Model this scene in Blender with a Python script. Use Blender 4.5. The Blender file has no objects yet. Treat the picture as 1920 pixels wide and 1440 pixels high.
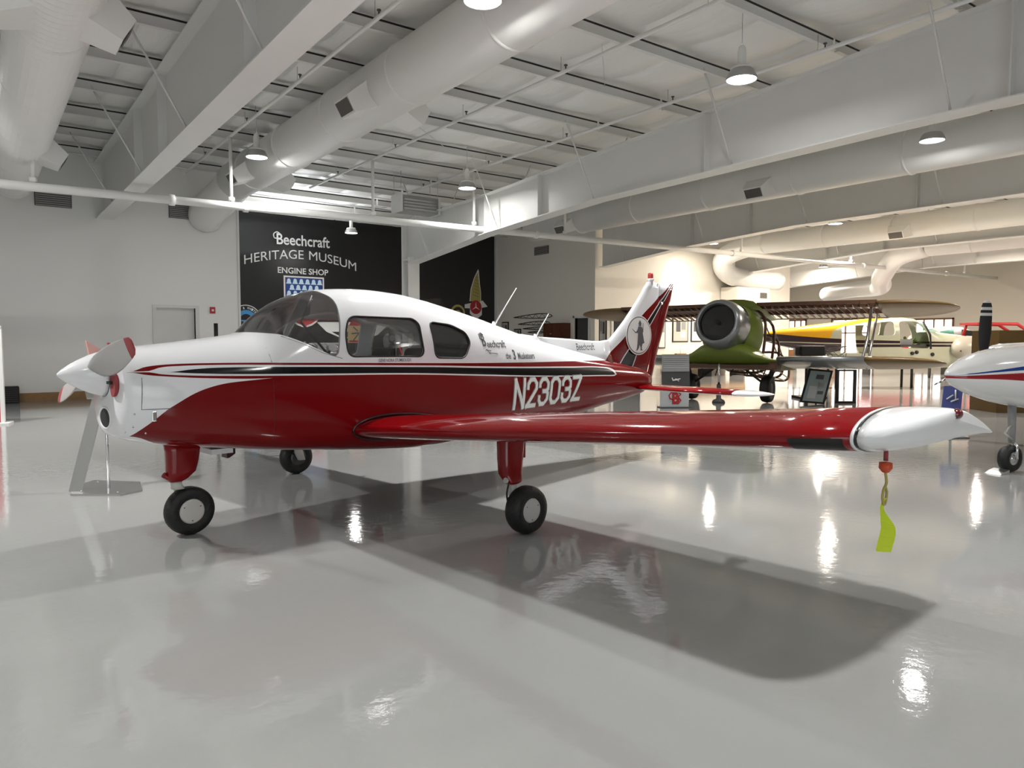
import bpy, bmesh, math, random
import numpy as np
from mathutils import Vector, Matrix, Euler
random.seed(7)
SC = bpy.context.scene
COL = SC.collection
PI = math.pi
# ---------------------------------------------------------------- camera
F_PX, HZ, YAW, CAM_H = 1365.0, 640.0, math.radians(36.4), 1.5
PITCH = math.atan((720 - HZ) / F_PX)
cam_d = bpy.data.cameras.new('camera'); cam = bpy.data.objects.new('camera', cam_d); COL.objects.link(cam)
cam_d.sensor_width = 36; cam_d.lens = 36 * F_PX / 1920; cam_d.clip_end = 300
cam.location = (0, 0, CAM_H); cam.rotation_euler = (PI / 2 - PITCH, 0, -YAW)
SC.camera = cam
# ---------------------------------------------------------------- view, world
vs = SC.view_settings
vs.view_transform = 'Standard'; vs.look = 'None'; vs.gamma = 1; vs.use_curve_mapping = False
vs.exposure = 0.58
W = bpy.data.worlds.new('world'); SC.world = W; W.use_nodes = True
W.node_tree.nodes['Background'].inputs[0].default_value = (0.90, 0.96, 1.0, 1)
W.node_tree.nodes['Background'].inputs[1].default_value = 0.05
LAMP_W = 820.0
SPILL = .05
def bay_light(loc, power, color, spill=None):
    q = bpy.data.lights.new('high_bay_spill', 'AREA'); q.shape = 'DISK'; q.size = .14; q.energy = power * (spill or SPILL); q.color = color
    k = bpy.data.objects.new('high_bay_spill', q); COL.objects.link(k); k.location = loc
    l = bpy.data.lights.new('high_bay_light', 'SPOT'); l.energy = power; l.color = color; l.spot_size = math.radians(112); l.spot_blend = .7; l.shadow_soft_size = .17
    o = bpy.data.objects.new('high_bay_light', l); COL.objects.link(o); o.location = loc; return o
def area(name, loc, size, power, color=(1, 1, 1), rot=(0, 0, 0), shape='DISK'):
    l = bpy.data.lights.new(name, 'AREA'); l.shape = shape; l.size = size; l.energy = power; l.color = color
    if shape == 'RECTANGLE': l.size_y = size
    o = bpy.data.objects.new(name, l); COL.objects.link(o); o.location = loc; o.rotation_euler = rot
    return o
# pose of the red aircraft on the floor: origin midway between its main wheels, +X aft, +Z up
AC_O = Vector((3.1653, 6.2694, 0)); AC_R = math.atan2(0.1453, 0.98939)
# ---------------------------------------------------------------- helpers
def view_ray(px, py):
    r = Vector((math.cos(YAW), -math.sin(YAW), 0)); fh = Vector((math.sin(YAW), math.cos(YAW), 0)); up = Vector((0, 0, 1))
    fw = fh * math.cos(PITCH) - up * math.sin(PITCH); u = fh * math.sin(PITCH) + up * math.cos(PITCH)
    return r * (px - 960) - u * (py - 720) + fw * F_PX
def hit(px, py, n, d):           # where the sight line meets the plane n.p = d
    R = view_ray(px, py); n = Vector(n); c = Vector((0, 0, CAM_H))
    return c + R * ((d - n.dot(c)) / n.dot(R))
def WY(px, py, y): return hit(px, py, (0, 1, 0), y)
def WX(px, py, x): return hit(px, py, (1, 0, 0), x)
def WD(px, py, d): return hit(px, py, (math.sin(YAW), math.cos(YAW), 0), d)   # forward distance d

def tag(o, label=None, cat=None, group=None, kind=None):
    if label: o['label'] = label
    if cat: o['category'] = cat
    if group: o['group'] = group
    if kind: o['kind'] = kind
    return o
def thing(name, label, cat, loc=(0, 0, 0), rz=0, group=None):
    o = bpy.data.objects.new(name, None); COL.objects.link(o); o.empty_display_size = .1
    o.location = loc; o.rotation_euler = (0, 0, rz)
    return tag(o, label, cat, group)
def copy_tree(o, parent=None):
    c = o.copy(); COL.objects.link(c)
    if parent: c.parent = parent
    for ch in list(o.children): copy_tree(ch, c)
    return c

class MB:
    def __init__(s): s.v = []; s.f = []; s.m = []; s.sm = []
    def add(s, vs, fs, m=0, smooth=False):
        b = len(s.v); s.v += [tuple(x) for x in vs]
        for f in fs: s.f.append([b + i for i in f]); s.m.append(m); s.sm.append(smooth)
        return s
    def box(s, c, d, m=0, rz=0, mat=None):
        x, y, z = d[0] / 2, d[1] / 2, d[2] / 2
        vs = [Vector((i * x, j * y, k * z)) for i in (-1, 1) for j in (-1, 1) for k in (-1, 1)]
        if mat is not None: vs = [mat @ q for q in vs]
        elif rz: vs = [Matrix.Rotation(rz, 3, 'Z') @ q for q in vs]
        vs = [q + Vector(c) for q in vs]
        return s.add(vs, [(0, 1, 3, 2), (4, 6, 7, 5), (0, 4, 5, 1), (2, 3, 7, 6), (0, 2, 6, 4), (1, 5, 7, 3)], m)
    def lim(s, a, b, m=0): return s.box([(a[i] + b[i]) / 2 for i in range(3)], [abs(b[i] - a[i]) for i in range(3)], m)
    def loft(s, rings, m=0, cap=(True, True), closed=True, smooth=True, mf=None):
        n = len(rings[0]); vs = [p for r in rings for p in r]; fs = []; ms = []
        for i in range(len(rings) - 1):
            for j in range(n if closed else n - 1):
                k = (j + 1) % n
                fs.append((i * n + j, i * n + k, (i + 1) * n + k, (i + 1) * n + j)); ms.append(mf(i, j) if mf else m)
        b = len(s.v); s.v += [tuple(x) for x in vs]
        for f, mm in zip(fs, ms): s.f.append([b + q for q in f]); s.m.append(mm); s.sm.append(smooth)
        if closed and cap[0]: s.f.append([b + q for q in range(n)][::-1]); s.m.append(mf(0, 0) if mf else m); s.sm.append(False)
        if closed and cap[1]: s.f.append([b + (len(rings) - 1) * n + q for q in range(n)]); s.m.append(mf(len(rings) - 2, 0) if mf else m); s.sm.append(False)
        return s
    def tube(s, pts, r, n=10, m=0, cap=(True, True)):
        pts = [Vector(p) for p in pts]; rs = r if isinstance(r, (list, tuple)) else [r] * len(pts)
        rings = []; prev = None
        for i, p in enumerate(pts):
            t = (pts[min(i + 1, len(pts) - 1)] - pts[max(i - 1, 0)]).normalized()
            a = prev if prev is not None else (Vector((0, 0, 1)) if abs(t.z) < .9 else Vector((1, 0, 0)))
            a = (a - t * a.dot(t)).normalized(); b = t.cross(a); prev = a
            rings.append([p + (a * math.cos(2 * PI * k / n) + b * math.sin(2 * PI * k / n)) * rs[i] for k in range(n)])
        return s.loft(rings, m, cap)
    def lathe(s, prof, c=(0, 0, 0), ax='Z', n=24, m=0, cap=(False, False), mf=None):
        rings = []
        for r, h in prof:
            ring = []
            for k in range(n):
                a = 2 * PI * k / n; x, y = r * math.cos(a), r * math.sin(a)
                p = {'Z': (x, y, h), 'X': (h, x, y), 'Y': (y, h, x)}[ax]
                ring.append((p[0] + c[0], p[1] + c[1], p[2] + c[2]))
            rings.append(ring)
        return s.loft(rings, m, cap, mf=mf)
    def prism(s, poly, a, b, ax='Y', m=0):     # polygon in the plane across ax, extruded from a to b
        def P(u, w, t): return {'Y': (u, t, w), 'X': (t, u, w), 'Z': (u, w, t)}[ax]
        n = len(poly); vs = [P(u, w, a) for u, w in poly] + [P(u, w, b) for u, w in poly]
        fs = [list(range(n)), list(range(2 * n - 1, n - 1, -1))] + [(i, i + n, (i + 1) % n + n, (i + 1) % n) for i in range(n)]
        return s.add(vs, fs, m)
    def build(s, name, mats, parent=None, fix=True, bevel=0):
        me = bpy.data.meshes.new(name); me.from_pydata(s.v, [], s.f)
        for m_ in (mats if isinstance(mats, (list, tuple)) else [mats]): me.materials.append(m_)
        me.polygons.foreach_set('material_index', s.m); me.polygons.foreach_set('use_smooth', s.sm)
        if fix:
            bm = bmesh.new(); bm.from_mesh(me); bmesh.ops.recalc_face_normals(bm, faces=bm.faces); bm.to_mesh(me); bm.free()
        o = bpy.data.objects.new(name, me); COL.objects.link(o)
        if parent: o.parent = parent
        if bevel:
            b = o.modifiers.new('bevel', 'BEVEL'); b.width = bevel; b.segments = 2; b.limit_method = 'ANGLE'
        return o

def bez(pts, n=8):                # smooth (Catmull-Rom) polyline
    P = [Vector(p) for p in pts]; P = [P[0] * 2 - P[1]] + P + [P[-1] * 2 - P[-2]]; out = []
    for i in range(1, len(P) - 2):
        for k in range(n):
            t = k / n; a, b, c, d = P[i - 1:i + 3]
            out.append(.5 * ((2 * b) + (c - a) * t + (2 * a - 5 * b + 4 * c - d) * t * t + (3 * b - a - 3 * c + d) * t ** 3))
    return out + [P[-2]]

def text_mesh(txt, name, fn, mat, parent=None, size=1.0, bold=0.0, shear=0.0, spacing=1.0, align='CENTER', fit=None):
    """lettering as flat mesh; fn maps (x, y) of the letter plane to a 3D point; fit=(w,h) scales to that box centred on 0"""
    cu = bpy.data.curves.new(name, 'FONT'); cu.body = txt; cu.size = size; cu.align_x = align; cu.offset = bold; cu.shear = shear
    cu.space_character = spacing; cu.resolution_u = 4
    ob = bpy.data.objects.new(name, cu); COL.objects.link(ob)
    dg = bpy.context.evaluated_depsgraph_get(); me = bpy.data.meshes.new_from_object(ob.evaluated_get(dg))
    bpy.data.objects.remove(ob); bpy.data.curves.remove(cu)
    co = [v.co.copy() for v in me.vertices]
    if not co: return None
    x0, x1 = min(c.x for c in co), max(c.x for c in co); y0, y1 = min(c.y for c in co), max(c.y for c in co)
    if fit:
        for c in co:
            c.x = ((c.x - x0) / (x1 - x0) - .5) * fit[0]; c.y = ((c.y - y0) / (y1 - y0) - .5) * fit[1]
    for v, c in zip(me.vertices, co): v.co = fn(c.x, c.y)
    me.name = name; me.materials.clear(); me.materials.append(mat)
    o = bpy.data.objects.new(name, me); COL.objects.link(o)
    if parent: o.parent = parent
    return o

# ---------------------------------------------------------------- materials
def mat(name, col, rough=.5, metal=0, coat=0, emit=None, es=0, alpha=1, spec=.5, noise=0, nscale=8, bump=0, bscale=20, trans=0):
    m = bpy.data.materials.new(name); m.use_nodes = True; nt = m.node_tree; b = nt.nodes['Principled BSDF']
    b.inputs['Base Color'].default_value = (*col, 1); b.inputs['Roughness'].default_value = rough; b.inputs['Metallic'].default_value = metal
    b.inputs['Coat Weight'].default_value = coat; b.inputs['Coat Roughness'].default_value = .04; b.inputs['Specular IOR Level'].default_value = spec
    b.inputs['Transmission Weight'].default_value = trans; b.inputs['Alpha'].default_value = alpha
    if emit: b.inputs['Emission Color'].default_value = (*emit, 1); b.inputs['Emission Strength'].default_value = es
    if noise or bump:
        tc = nt.nodes.new('ShaderNodeTexCoord'); nz = nt.nodes.new('ShaderNodeTexNoise'); nz.inputs['Scale'].default_value = nscale; nz.inputs['Detail'].default_value = 4
        nt.links.new(tc.outputs['Object'], nz.inputs['Vector'])
        if noise:
            mr = nt.nodes.new('ShaderNodeMapRange'); mr.inputs['To Min'].default_value = 1 - noise; mr.inputs['To Max'].default_value = 1 + noise
            nt.links.new(nz.outputs['Fac'], mr.inputs['Value'])
            mx = nt.nodes.new('ShaderNodeVectorMath'); mx.operation = 'SCALE'; mx.inputs[0].default_value = col
            nt.links.new(mr.outputs[0], mx.inputs['Scale']); nt.links.new(mx.outputs[0], b.inputs['Base Color'])
        if bump:
            n2 = nt.nodes.new('ShaderNodeTexNoise'); n2.inputs['Scale'].default_value = bscale
            nt.links.new(tc.outputs['Object'], n2.inputs['Vector'])
            bp = nt.nodes.new('ShaderNodeBump'); bp.inputs['Strength'].default_value = bump; bp.inputs['Distance'].default_value = .02
            nt.links.new(n2.outputs['Fac'], bp.inputs['Height']); nt.links.new(bp.outputs[0], b.inputs['Normal'])
    return m
M = dict(
    wall=mat('wall_paint', (.84, .84, .82), .55, noise=.02, nscale=.6),
    warmwall=mat('warm_wall_paint', (.80, .77, .70), .5, noise=.03, nscale=.6),
    black_wall=mat('black_wall_paint', (.012, .012, .013), .35, noise=.1, nscale=1),
    steel_white=mat('white_steel', (.74, .74, .72), .45, noise=.03, nscale=2),
    duct=mat('duct_white', (.78, .78, .76), .4, noise=.02, nscale=3),
    trimw=mat('trim_white', (.72, .72, .70), .4),
    wood=mat('oak_board', (.30, .17, .065), .4, noise=.25, nscale=9),
    dark_wood=mat('mahogany', (.10, .03, .012), .35, noise=.3, nscale=7),
    brown_wood=mat('brown_wood', (.19, .09, .035), .4, noise=.3, nscale=6),
    white=mat('white_gloss', (.80, .81, .83), .18, coat=.2),
    red=mat('red_gloss', (.21, .002, .004), .09, coat=.0, spec=.4),
    red2=mat('red_matte', (.40, .03, .03), .5),
    plug=mat('red_foam', (.30, .05, .055), .8),
    black=mat('black_gloss', (.008, .008, .009), .18, coat=.5),
    rubber=mat('tyre_rubber', (.004, .004, .004), .55, bump=.3, bscale=60),
    hub=mat('hub_white', (.50, .49, .46), .35),
    metal=mat('bare_metal', (.55, .55, .55), .3, metal=1),
    chrome=mat('chrome', (.75, .75, .76), .12, metal=1),
    darkmetal=mat('dark_metal', (.10, .10, .10), .4, metal=.8),
    grey=mat('grey_paint', (.30, .30, .30), .45),
    dgrey=mat('dark_grey', (.06, .06, .06), .5),
    blackmat=mat('black_matt', (.012, .012, .012), .6),
    grille=mat('vent_grille', (.10, .095, .085), .6),
    lampshade=mat('lamp_aluminium', (.42, .42, .41), .38, metal=.6),
    lamphouse=mat('lamp_housing', (.78, .78, .76), .4),
    lens=mat('lamp_lens', (1, 1, 1), .3, emit=(1, .99, .97), es=14),
    olive=mat('zinc_chromate_green', (.13, .17, .018), .38, noise=.12, nscale=3),
    cowlsilver=mat('brushed_cowl', (.30, .31, .32), .28, metal=.85, noise=.12, nscale=5),
    ply=mat('varnished_plywood', (.17, .10, .032), .35, noise=.12, nscale=2),
    spar=mat('wood_spar', (.09, .035, .015), .4, noise=.2, nscale=4),
    fabricbrown=mat('doped_brown', (.14, .09, .04), .4, noise=.1, nscale=2),
    pinkwall=mat('end_wall_paint', (.66, .62, .54), .5, noise=.03, nscale=.6),
    glass=mat('clear_glass', (.9, .95, .93), .02, alpha=.18, coat=.3),
    window=mat('daylight_pane', (1, 1, 1), .3, emit=(1, 1, .97), es=1.6),
    fill_glow=mat('fill_glow_pane', (1, 1, 1), .3, emit=(.93, .97, 1), es=1.9),
    yellow=mat('yellow_paint', (.85, .50, .01), .3, coat=.4),
    cream=mat('cream_paint', (.58, .58, .44), .35, coat=.3),
    maroon=mat('maroon_black', (.035, .008, .010), .3),
    blue=mat('blue_paint', (.02, .06, .25), .25, coat=.4),
    bluepanel=mat('blue_panel', (.08, .10, .32), .4),
    panelw=mat('panel_white', (.50, .52, .53), .45),
    panelg=mat('panel_pale_green', (.33, .40, .40), .4),
    lettering=mat('white_lettering', (.80, .80, .78), .5),
    lyellow=mat('yellow_ribbon', (.60, .75, .02), .5),
    gold=mat('gold_emblem', (.42, .36, .10), .5),
    sky=mat('emblem_blue', (.06, .30, .62), .5),
    deepblue=mat('emblem_deep_blue', (.01, .05, .25), .5),
    palesky=mat('emblem_pale', (.62, .80, .90), .5),
    crimson=mat('emblem_red', (.45, .02, .025), .5),
    seat=mat('seat_fabric', (.035, .03, .03), .8),
    ink=mat('grey_ink', (.09, .09, .10), .6),
    paper=mat('print_paper', (.55, .52, .46), .6),
)
def glassmat(name, tint, op):
    m = bpy.data.materials.new(name); m.use_nodes = True; nt = m.node_tree; nt.nodes.clear()
    out = nt.nodes.new('ShaderNodeOutputMaterial'); t = nt.nodes.new('ShaderNodeBsdfTransparent'); t.inputs[0].default_value = (*tint, 1)
    g = nt.nodes.new('ShaderNodeBsdfGlossy'); g.inputs['Roughness'].default_value = .03
    fr = nt.nodes.new('ShaderNodeFresnel'); fr.inputs[0].default_value = 1.5
    ad = nt.nodes.new('ShaderNodeMath'); ad.operation = 'MULTIPLY_ADD'; ad.inputs[1].default_value = .8; ad.inputs[2].default_value = op
    mx = nt.nodes.new('ShaderNodeMixShader')
    nt.links.new(fr.outputs[0], ad.inputs[0]); nt.links.new(ad.outputs[0], mx.inputs[0]); nt.links.new(t.outputs[0], mx.inputs[1]); nt.links.new(g.outputs[0], mx.inputs[2])
    nt.links.new(mx.outputs[0], out.inputs[0]); return m
M['canopy'] = glassmat('aircraft_glass', (.95, .95, .95), .005)
M['tint'] = glassmat('tinted_glass', (.75, .75, .75), .01)
M['greenglass'] = glassmat('green_glass', (.55, .85, .75), .06)

# epoxy floor
def floor_mat():
    m = bpy.data.materials.new('epoxy_floor'); m.use_nodes = True; nt = m.node_tree; b = nt.nodes['Principled BSDF']
    tc = nt.nodes.new('ShaderNodeTexCoord'); nz = nt.nodes.new('ShaderNodeTexNoise'); nz.inputs['Scale'].default_value = .35; nz.inputs['Detail'].default_value = 5
    nt.links.new(tc.outputs['Object'], nz.inputs['Vector'])
    cr = nt.nodes.new('ShaderNodeValToRGB'); cr.color_ramp.elements[0].color = (.275, .28, .275, 1); cr.color_ramp.elements[1].color = (.315, .32, .312, 1)
    cr.color_ramp.elements[0].position = .35; cr.color_ramp.elements[1].position = .65
    nt.links.new(nz.outputs['Fac'], cr.inputs[0]); nt.links.new(cr.outputs[0], b.inputs['Base Color'])
    b.inputs['Roughness'].default_value = .05; b.inputs['Specular IOR Level'].default_value = .95
    n2 = nt.nodes.new('ShaderNodeTexNoise'); n2.inputs['Scale'].default_value = 14; n2.inputs['Detail'].default_value = 4
    nt.links.new(tc.outputs['Object'], n2.inputs['Vector'])
    bp = nt.nodes.new('ShaderNodeBump'); bp.inputs['Strength'].default_value = .22; bp.inputs['Distance'].default_value = .005
    nt.links.new(n2.outputs['Fac'], bp.inputs['Height']); nt.links.new(bp.outputs[0], b.inputs['Normal'])
    return m
def insul_mat():                  # quilted white roof blanket, its creases as bump
    m = bpy.data.materials.new('roof_blanket'); m.use_nodes = True; nt = m.node_tree; b = nt.nodes['Principled BSDF']
    b.inputs['Base Color'].default_value = (.84, .84, .815, 1); b.inputs['Roughness'].default_value = .38
    tc = nt.nodes.new('ShaderNodeTexCoord'); mp = nt.nodes.new('ShaderNodeMapping'); mp.inputs['Scale'].default_value = (1.2, .35, 1)
    nz = nt.nodes.new('ShaderNodeTexNoise'); nz.inputs['Scale'].default_value = 1.6; nz.inputs['Detail'].default_value = 5
    nt.links.new(tc.outputs['Object'], mp.inputs[0]); nt.links.new(mp.outputs[0], nz.inputs['Vector'])
    bp = nt.nodes.new('ShaderNodeBump'); bp.inputs['Strength'].default_value = .5; bp.inputs['Distance'].default_value = .12
    nt.links.new(nz.outputs['Fac'], bp.inputs['Height']); nt.links.new(bp.outputs[0], b.inputs['Normal'])
    return m
M['floor'] = floor_mat(); M['blanket'] = insul_mat()
# ================================================================ the hangar
def struct(name, mb, mats, **k):
    return tag(mb.build(name, mats, **k), kind='structure')
X0, X1, YB = -9.0, 45.0, -12.0
struct('floor', MB().lim((X0, YB, -.2), (X1 + .3, 31, 0)), M['floor'])
# ceiling blanket, sagging between the purlins
PUR = [-9.9 + 1.83 * k for k in range(22)]           # purlin lines (y)
cb = MB(); xs = []; sgx = []; NS = 8
for q in range(44):
    for d_, a_ in ((0, .25), (.05, .75), (.4, 1.0), (.85, 1.0), (1.2, .8)): xs.append(X0 + q * 1.25 + d_); sgx.append(a_)
ys = []
for k in range(len(PUR) - 1):
    for j in range(NS): ys.append((PUR[k] + (PUR[k + 1] - PUR[k]) * j / NS, j / NS))
ys.append((PUR[-1], 0))
vsx = []
rnd = random.Random(3)
for i, x in enumerate(xs):
    for y, t in ys: vsx.append((x, y, 6.42 - .13 * math.sin(PI * t) ** .8 * sgx[i] - .02 * math.sin(x * 3.1 + y * 2.3)))
ny = len(ys)
cb.add(vsx, [(i * ny + j, i * ny + j + 1, (i + 1) * ny + j + 1, (i + 1) * ny + j) for i in range(len(xs) - 1) for j in range(ny - 1)], 0, True)
struct('ceiling', cb, M['blanket'])
# left (far) white wall, with a recessed door
wl = MB(); YW = 21.8
dl, dr_, dz = 4.02, 5.02, 2.42
wl.lim((X0, YW, 0), (dl, YW + .2, 6.4)); wl.lim((dr_, YW, 0), (6.2, YW + .2, 6.4)); wl.lim((dl, YW, dz), (dr_, YW + .2, 6.4))
struct('wall_left', wl, M['wall'])
tr = MB(); tr.lim((dl - .1, YW - .03, 0), (dl, YW + .15, dz)); tr.lim((dr_, YW - .03, 0), (dr_ + .1, YW + .15, dz)); tr.lim((dl - .1, YW - .03, dz), (dr_ + .1, YW + .15, dz + .08))
dmb = MB(); dmb.lim((dl, YW + .12, 0), (dr_, YW + .17, dz))
d1 = struct('door_1', dmb, M['trimw'])
f1 = tr.build('door_frame', M['trimw'], d1)
hb = MB(); hb.tube([(dl + .1, YW + .1, 1.0), (dl + .1, YW + .04, 1.0), (dl + .22, YW + .04, 1.0)], .012, 8); hb.build('door_handle', M['metal'], d1)
bb = MB(); bb.lim((.30, YW - .04, 0), (3.9, YW, .21)); bb.lim((X0, YW - .04, 0), (.30, YW, .21)); bb.lim((5.15, YW - .04, 0), (6.2, YW, .21))
struct('baseboard_left', bb, M['wood'])
struct('trim_1', MB().lim((6.2, YW - .04, 0), (6.26, YW + .24, 6.35)), M['trimw'])
# engine shop alcove: black rear wall, its white return and the white side wall
struct('wall_alcove_return', MB().lim((6.0, YW + .2, 0), (6.2, 27.6, 6.4)), M['black_wall'])
struct('wall_engine_shop', MB().lim((6.0, 27.6, 0), (19.6, 27.8, 6.4)), M['black_wall'])
# side wall at x = 19.4 with four doorways
ops = []
def doorspan(a, b, h): ops.append((a, b, h))
doorspan(21.15, 21.85, 2.25); doorspan(20.3, 20.75, 2.25)
sw = MB(); cur = 20.9
SD = [(21.25, 22.05, 2.42)]
sw.lim((19.4, 20.9, 0), (19.6, 21.25, 6.4)); sw.lim((19.4, 22.05, 0), (19.6, 27.6, 6.4)); sw.lim((19.4, 21.25, 2.42), (19.6, 22.05, 6.4))
struct('wall_side', sw, M['warmwall'])
struct('trim_2', MB().lim((19.34, 27.45, 0), (19.42, 27.6, 6.3)), M['trimw'])
d2 = struct('door_2', MB().lim((19.5, 21.25, 0), (19.55, 22.05, 2.42)), M['dgrey'])
t2 = MB(); t2.lim((19.36, 21.15, 0), (19.5, 21.25, 2.5)); t2.lim((19.36, 22.05, 0), (19.5, 22.15, 2.5)); t2.lim((19.36, 21.15, 2.42), (19.5, 22.15, 2.5)); t2.build('door_frame', M['trimw'], d2)
# warm wall facing us, right of the corner
struct('wall_back', MB().lim((19.6, 20.9, 0), (32.4, 21.1, 6.4)), M['warmwall'])
struct('wall_recess_side', MB().lim((32.2, 21.1, 0), (32.4, 30, 6.4)), M['warmwall'])
struct('wall_recess_back', MB().lim((32.4, 30, 0), (45.2, 30.2, 6.4)), M['warmwall'])
# right end wall with its glass doors and windows
ww = MB(); wins = [(18.55, 20.75, .5, 2.85), (23.1, 25.95, 0, 2.95), (27.7, 29.5, .5, 2.97), (5.0, 8.2, .3, 2.9)]
wins.sort(); y = YB
for a, b, z0, z1 in wins:
    ww.lim((45, y, 0), (45.2, a, 6.4)); y = b
    if z0 > 0: ww.lim((45, a, 0), (45.2, b, z0))
    ww.lim((45, a, z1), (45.2, b, 6.4))
ww.lim((45, y, 0), (45.2, 30.2, 6.4))
struct('wall_right', ww, M['pinkwall'])
for n, (a, b, z0, z1) in enumerate(wins):
    fr = MB(); t = .1
    fr.lim((44.94, a, z0), (45.1, a + t, z1)); fr.lim((44.94, b - t, z0), (45.1, b, z1)); fr.lim((44.94, a, z1 - t), (45.1, b, z1)); fr.lim((44.94, a, z0), (45.1, b, z0 + t))
    k = 4 if n != 2 else 3
    for j in range(1, k): c = a + (b - a) * j / k; fr.lim((44.97, c - .03, z0), (45.08, c + .03, z1))
    if n == 2: fr.lim((44.97, a, 2.0), (45.08, b, 2.07))
    w = struct('window_%d' % (n + 1), fr, M['brown_wood'])
    MB().lim((45.1, a, z0), (45.14, b, z1)).build('pane', M['window'], w)
struct('wall_front', MB().lim((X0, YB - .2, 0), (X1 + .2, YB, 6.4)), M['wall'])
struct('wall_near_end', MB().lim((X0 - .2, YB, 0), (X0, YW + .2, 6.4)), M['wall'])
hd = MB()      # unseen glazed door added behind the camera, its panes glowing as side fill
DX = -8.7
for k in range(6): hd.lim((DX + k * 2.4 - .06, YB, 0), (DX + k * 2.4 + .06, YB + .12, 4.6))
hd.lim((DX - .06, YB, 4.5), (DX + 12.06, YB + .12, 4.7)); hd.lim((DX - .06, YB, 0), (DX + 12.06, YB + .12, .5)); hd.lim((DX - .06, YB, 2.4), (DX + 12.06, YB + .12, 2.5))
hd = struct('fill_door', hd, M['steel_white'])
for k in range(5): MB().lim((DX + .06 + k * 2.4, YB + .03, .5), (DX + 2.34 + k * 2.4, YB + .06, 4.5)).build('pane', M['fill_glow'], hd)
# ---------------------------------------------------------------- frames, purlins
def roof_beam(x, bot, top, label, w=.40, y0=YB):
    t = thing('roof_beam', label, 'beam', (x, 0, 0), group='deep white roof beams')
    web = MB(); pts = sorted(bot + []); ysb = [p[0] for p in bot]
    n = len(bot)
    for i in range(n - 1):
        (ya, za), (yb, zb) = bot[i], bot[i + 1]; ta = np.interp(ya, [q[0] for q in top], [q[1] for q in top]); tb = np.interp(yb, [q[0] for q in top], [q[1] for q in top])
        web.add([(-.012, ya, za), (-.012, yb, zb), (-.012, yb, tb), (-.012, ya, ta), (.012, ya, za), (.012, yb, zb), (.012, yb, tb), (.012, ya, ta)],
                [(0, 1, 2, 3), (4, 7, 6, 5), (0, 4, 5, 1), (3, 2, 6, 7), (0, 3, 7, 4), (1, 5, 6, 2)])
    web.build('web', M['steel_white'], t)
    for nm, line, s in (('bottom_flange', bot, -1), ('top_flange', top, 1)):
        fl = MB()
        for (ya, za), (yb, zb) in zip(line[:-1], line[1:]):
            fl.add([(-w / 2, ya, za), (w / 2, ya, za), (w / 2, yb, zb), (-w / 2, yb, zb), (-w / 2, ya, za + .02 * s), (w / 2, ya, za + .02 * s), (w / 2, yb, zb + .02 * s), (-w / 2, yb, zb + .02 * s)],
                   [(0, 1, 2, 3), (4, 7, 6, 5), (0, 4, 5, 1), (2, 6, 7, 3), (0, 3, 7, 4), (1, 5, 6, 2)])
        fl.build(nm, M['steel_white'], t)
    for ys_ in (9.0, 14.0, 16.3, 4.0):
        if ys_ < bot[-1][0]:
            zb = np.interp(ys_, [q[0] for q in bot], [q[1] for q in bot]); zt = np.interp(ys_, [q[0] for q in top], [q[1] for q in top])
            s_ = MB(); s_.lim((-w / 2 + .04, ys_ - .008, zb), (w / 2 - .04, ys_ + .008, zt)); s_.build('stiffener', M['steel_white'], t)
    # flange braces: thin diagonal struts from the purlins down to the bottom flange
    for k in range(5, len(PUR)):
        yv = PUR[k]
        if k % 2 == 0 and yv < bot[-1][0] - 1 and yv > -3:
            zb = np.interp(yv, [q[0] for q in bot], [q[1] for q in bot])
            for sx in (-1, 1):
                b = MB(); b.tube([(sx * .12, yv, zb + .03), (sx * .95, yv, 6.22)], .018, 6); b.build('brace', M['steel_white'], t)
    return t
roof_beam(2.85, [(YB, 4.7), (21.8, 4.7)], [(YB, 6.10), (21.8, 6.10)], 'deep white roof beam on the left, running into the plain white wall')
Bb = [(YB, 4.78), (4, 4.72), (12, 4.63), (16.2, 4.40), (20.7, 3.95)]; Bt = [(YB, 6.1), (4, 6.02), (10.3, 5.68), (16.3, 5.40), (20.7, 5.28)]
roof_beam(11.25, Bb, Bt, 'deep white roof beam over the red aeroplane, bending down to the column by the black wall')
Cb = [(YB, 4.9), (6.5, 4.9), (12.5, 4.9), (16.6, 4.7), (20.7, 4.35)]
roof_beam(19.6, Cb, [(YB, 6.1), (20.7, 6.05)], 'shaded deep roof beam ending at the warm wall corner, behind the third duct')
roof_beam(27.8, [(YB, 4.95), (14, 4.95), (20.7, 4.5)], [(YB, 6.1), (20.7, 6.05)], 'fourth deep roof beam over the brown biplane frame')
roof_beam(36.0, [(YB, 4.95), (16, 4.95), (24, 4.4), (29.8, 4.0)], [(YB, 6.1), (29.8, 6.05)], 'farthest roof beam, in front of the pinkish end wall')
for x, ztop, lab in ((11.25, 4.05, 'white steel column in front of the black engine shop wall'), (36.0, 4.1, 'white steel column at the far right end of the hangar')):
    yy = 20.8 if x < 20 else 29.6
    t = thing('steel_column', lab, 'column', (x, yy, 0))
    MB().lim((-.2, -.32, 0), (.2, -.30, ztop + .1)).build('front_flange', M['steel_white'], t)
    MB().lim((-.2, .10, 0), (.2, .12, 5.3 if x < 20 else 6)).build('rear_flange', M['steel_white'], t)
    MB().lim((-.01, -.30, 0), (.01, .10, 5.2 if x < 20 else 6)).build('web', M['steel_white'], t)
    MB().lim((-.2, -.30, ztop), (.2, .10, ztop + .03)).build('cap_plate', M['steel_white'], t)
BX = [X0, 2.85, 11.25, 19.6, 27.8, 36.0, 45.0]
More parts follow.
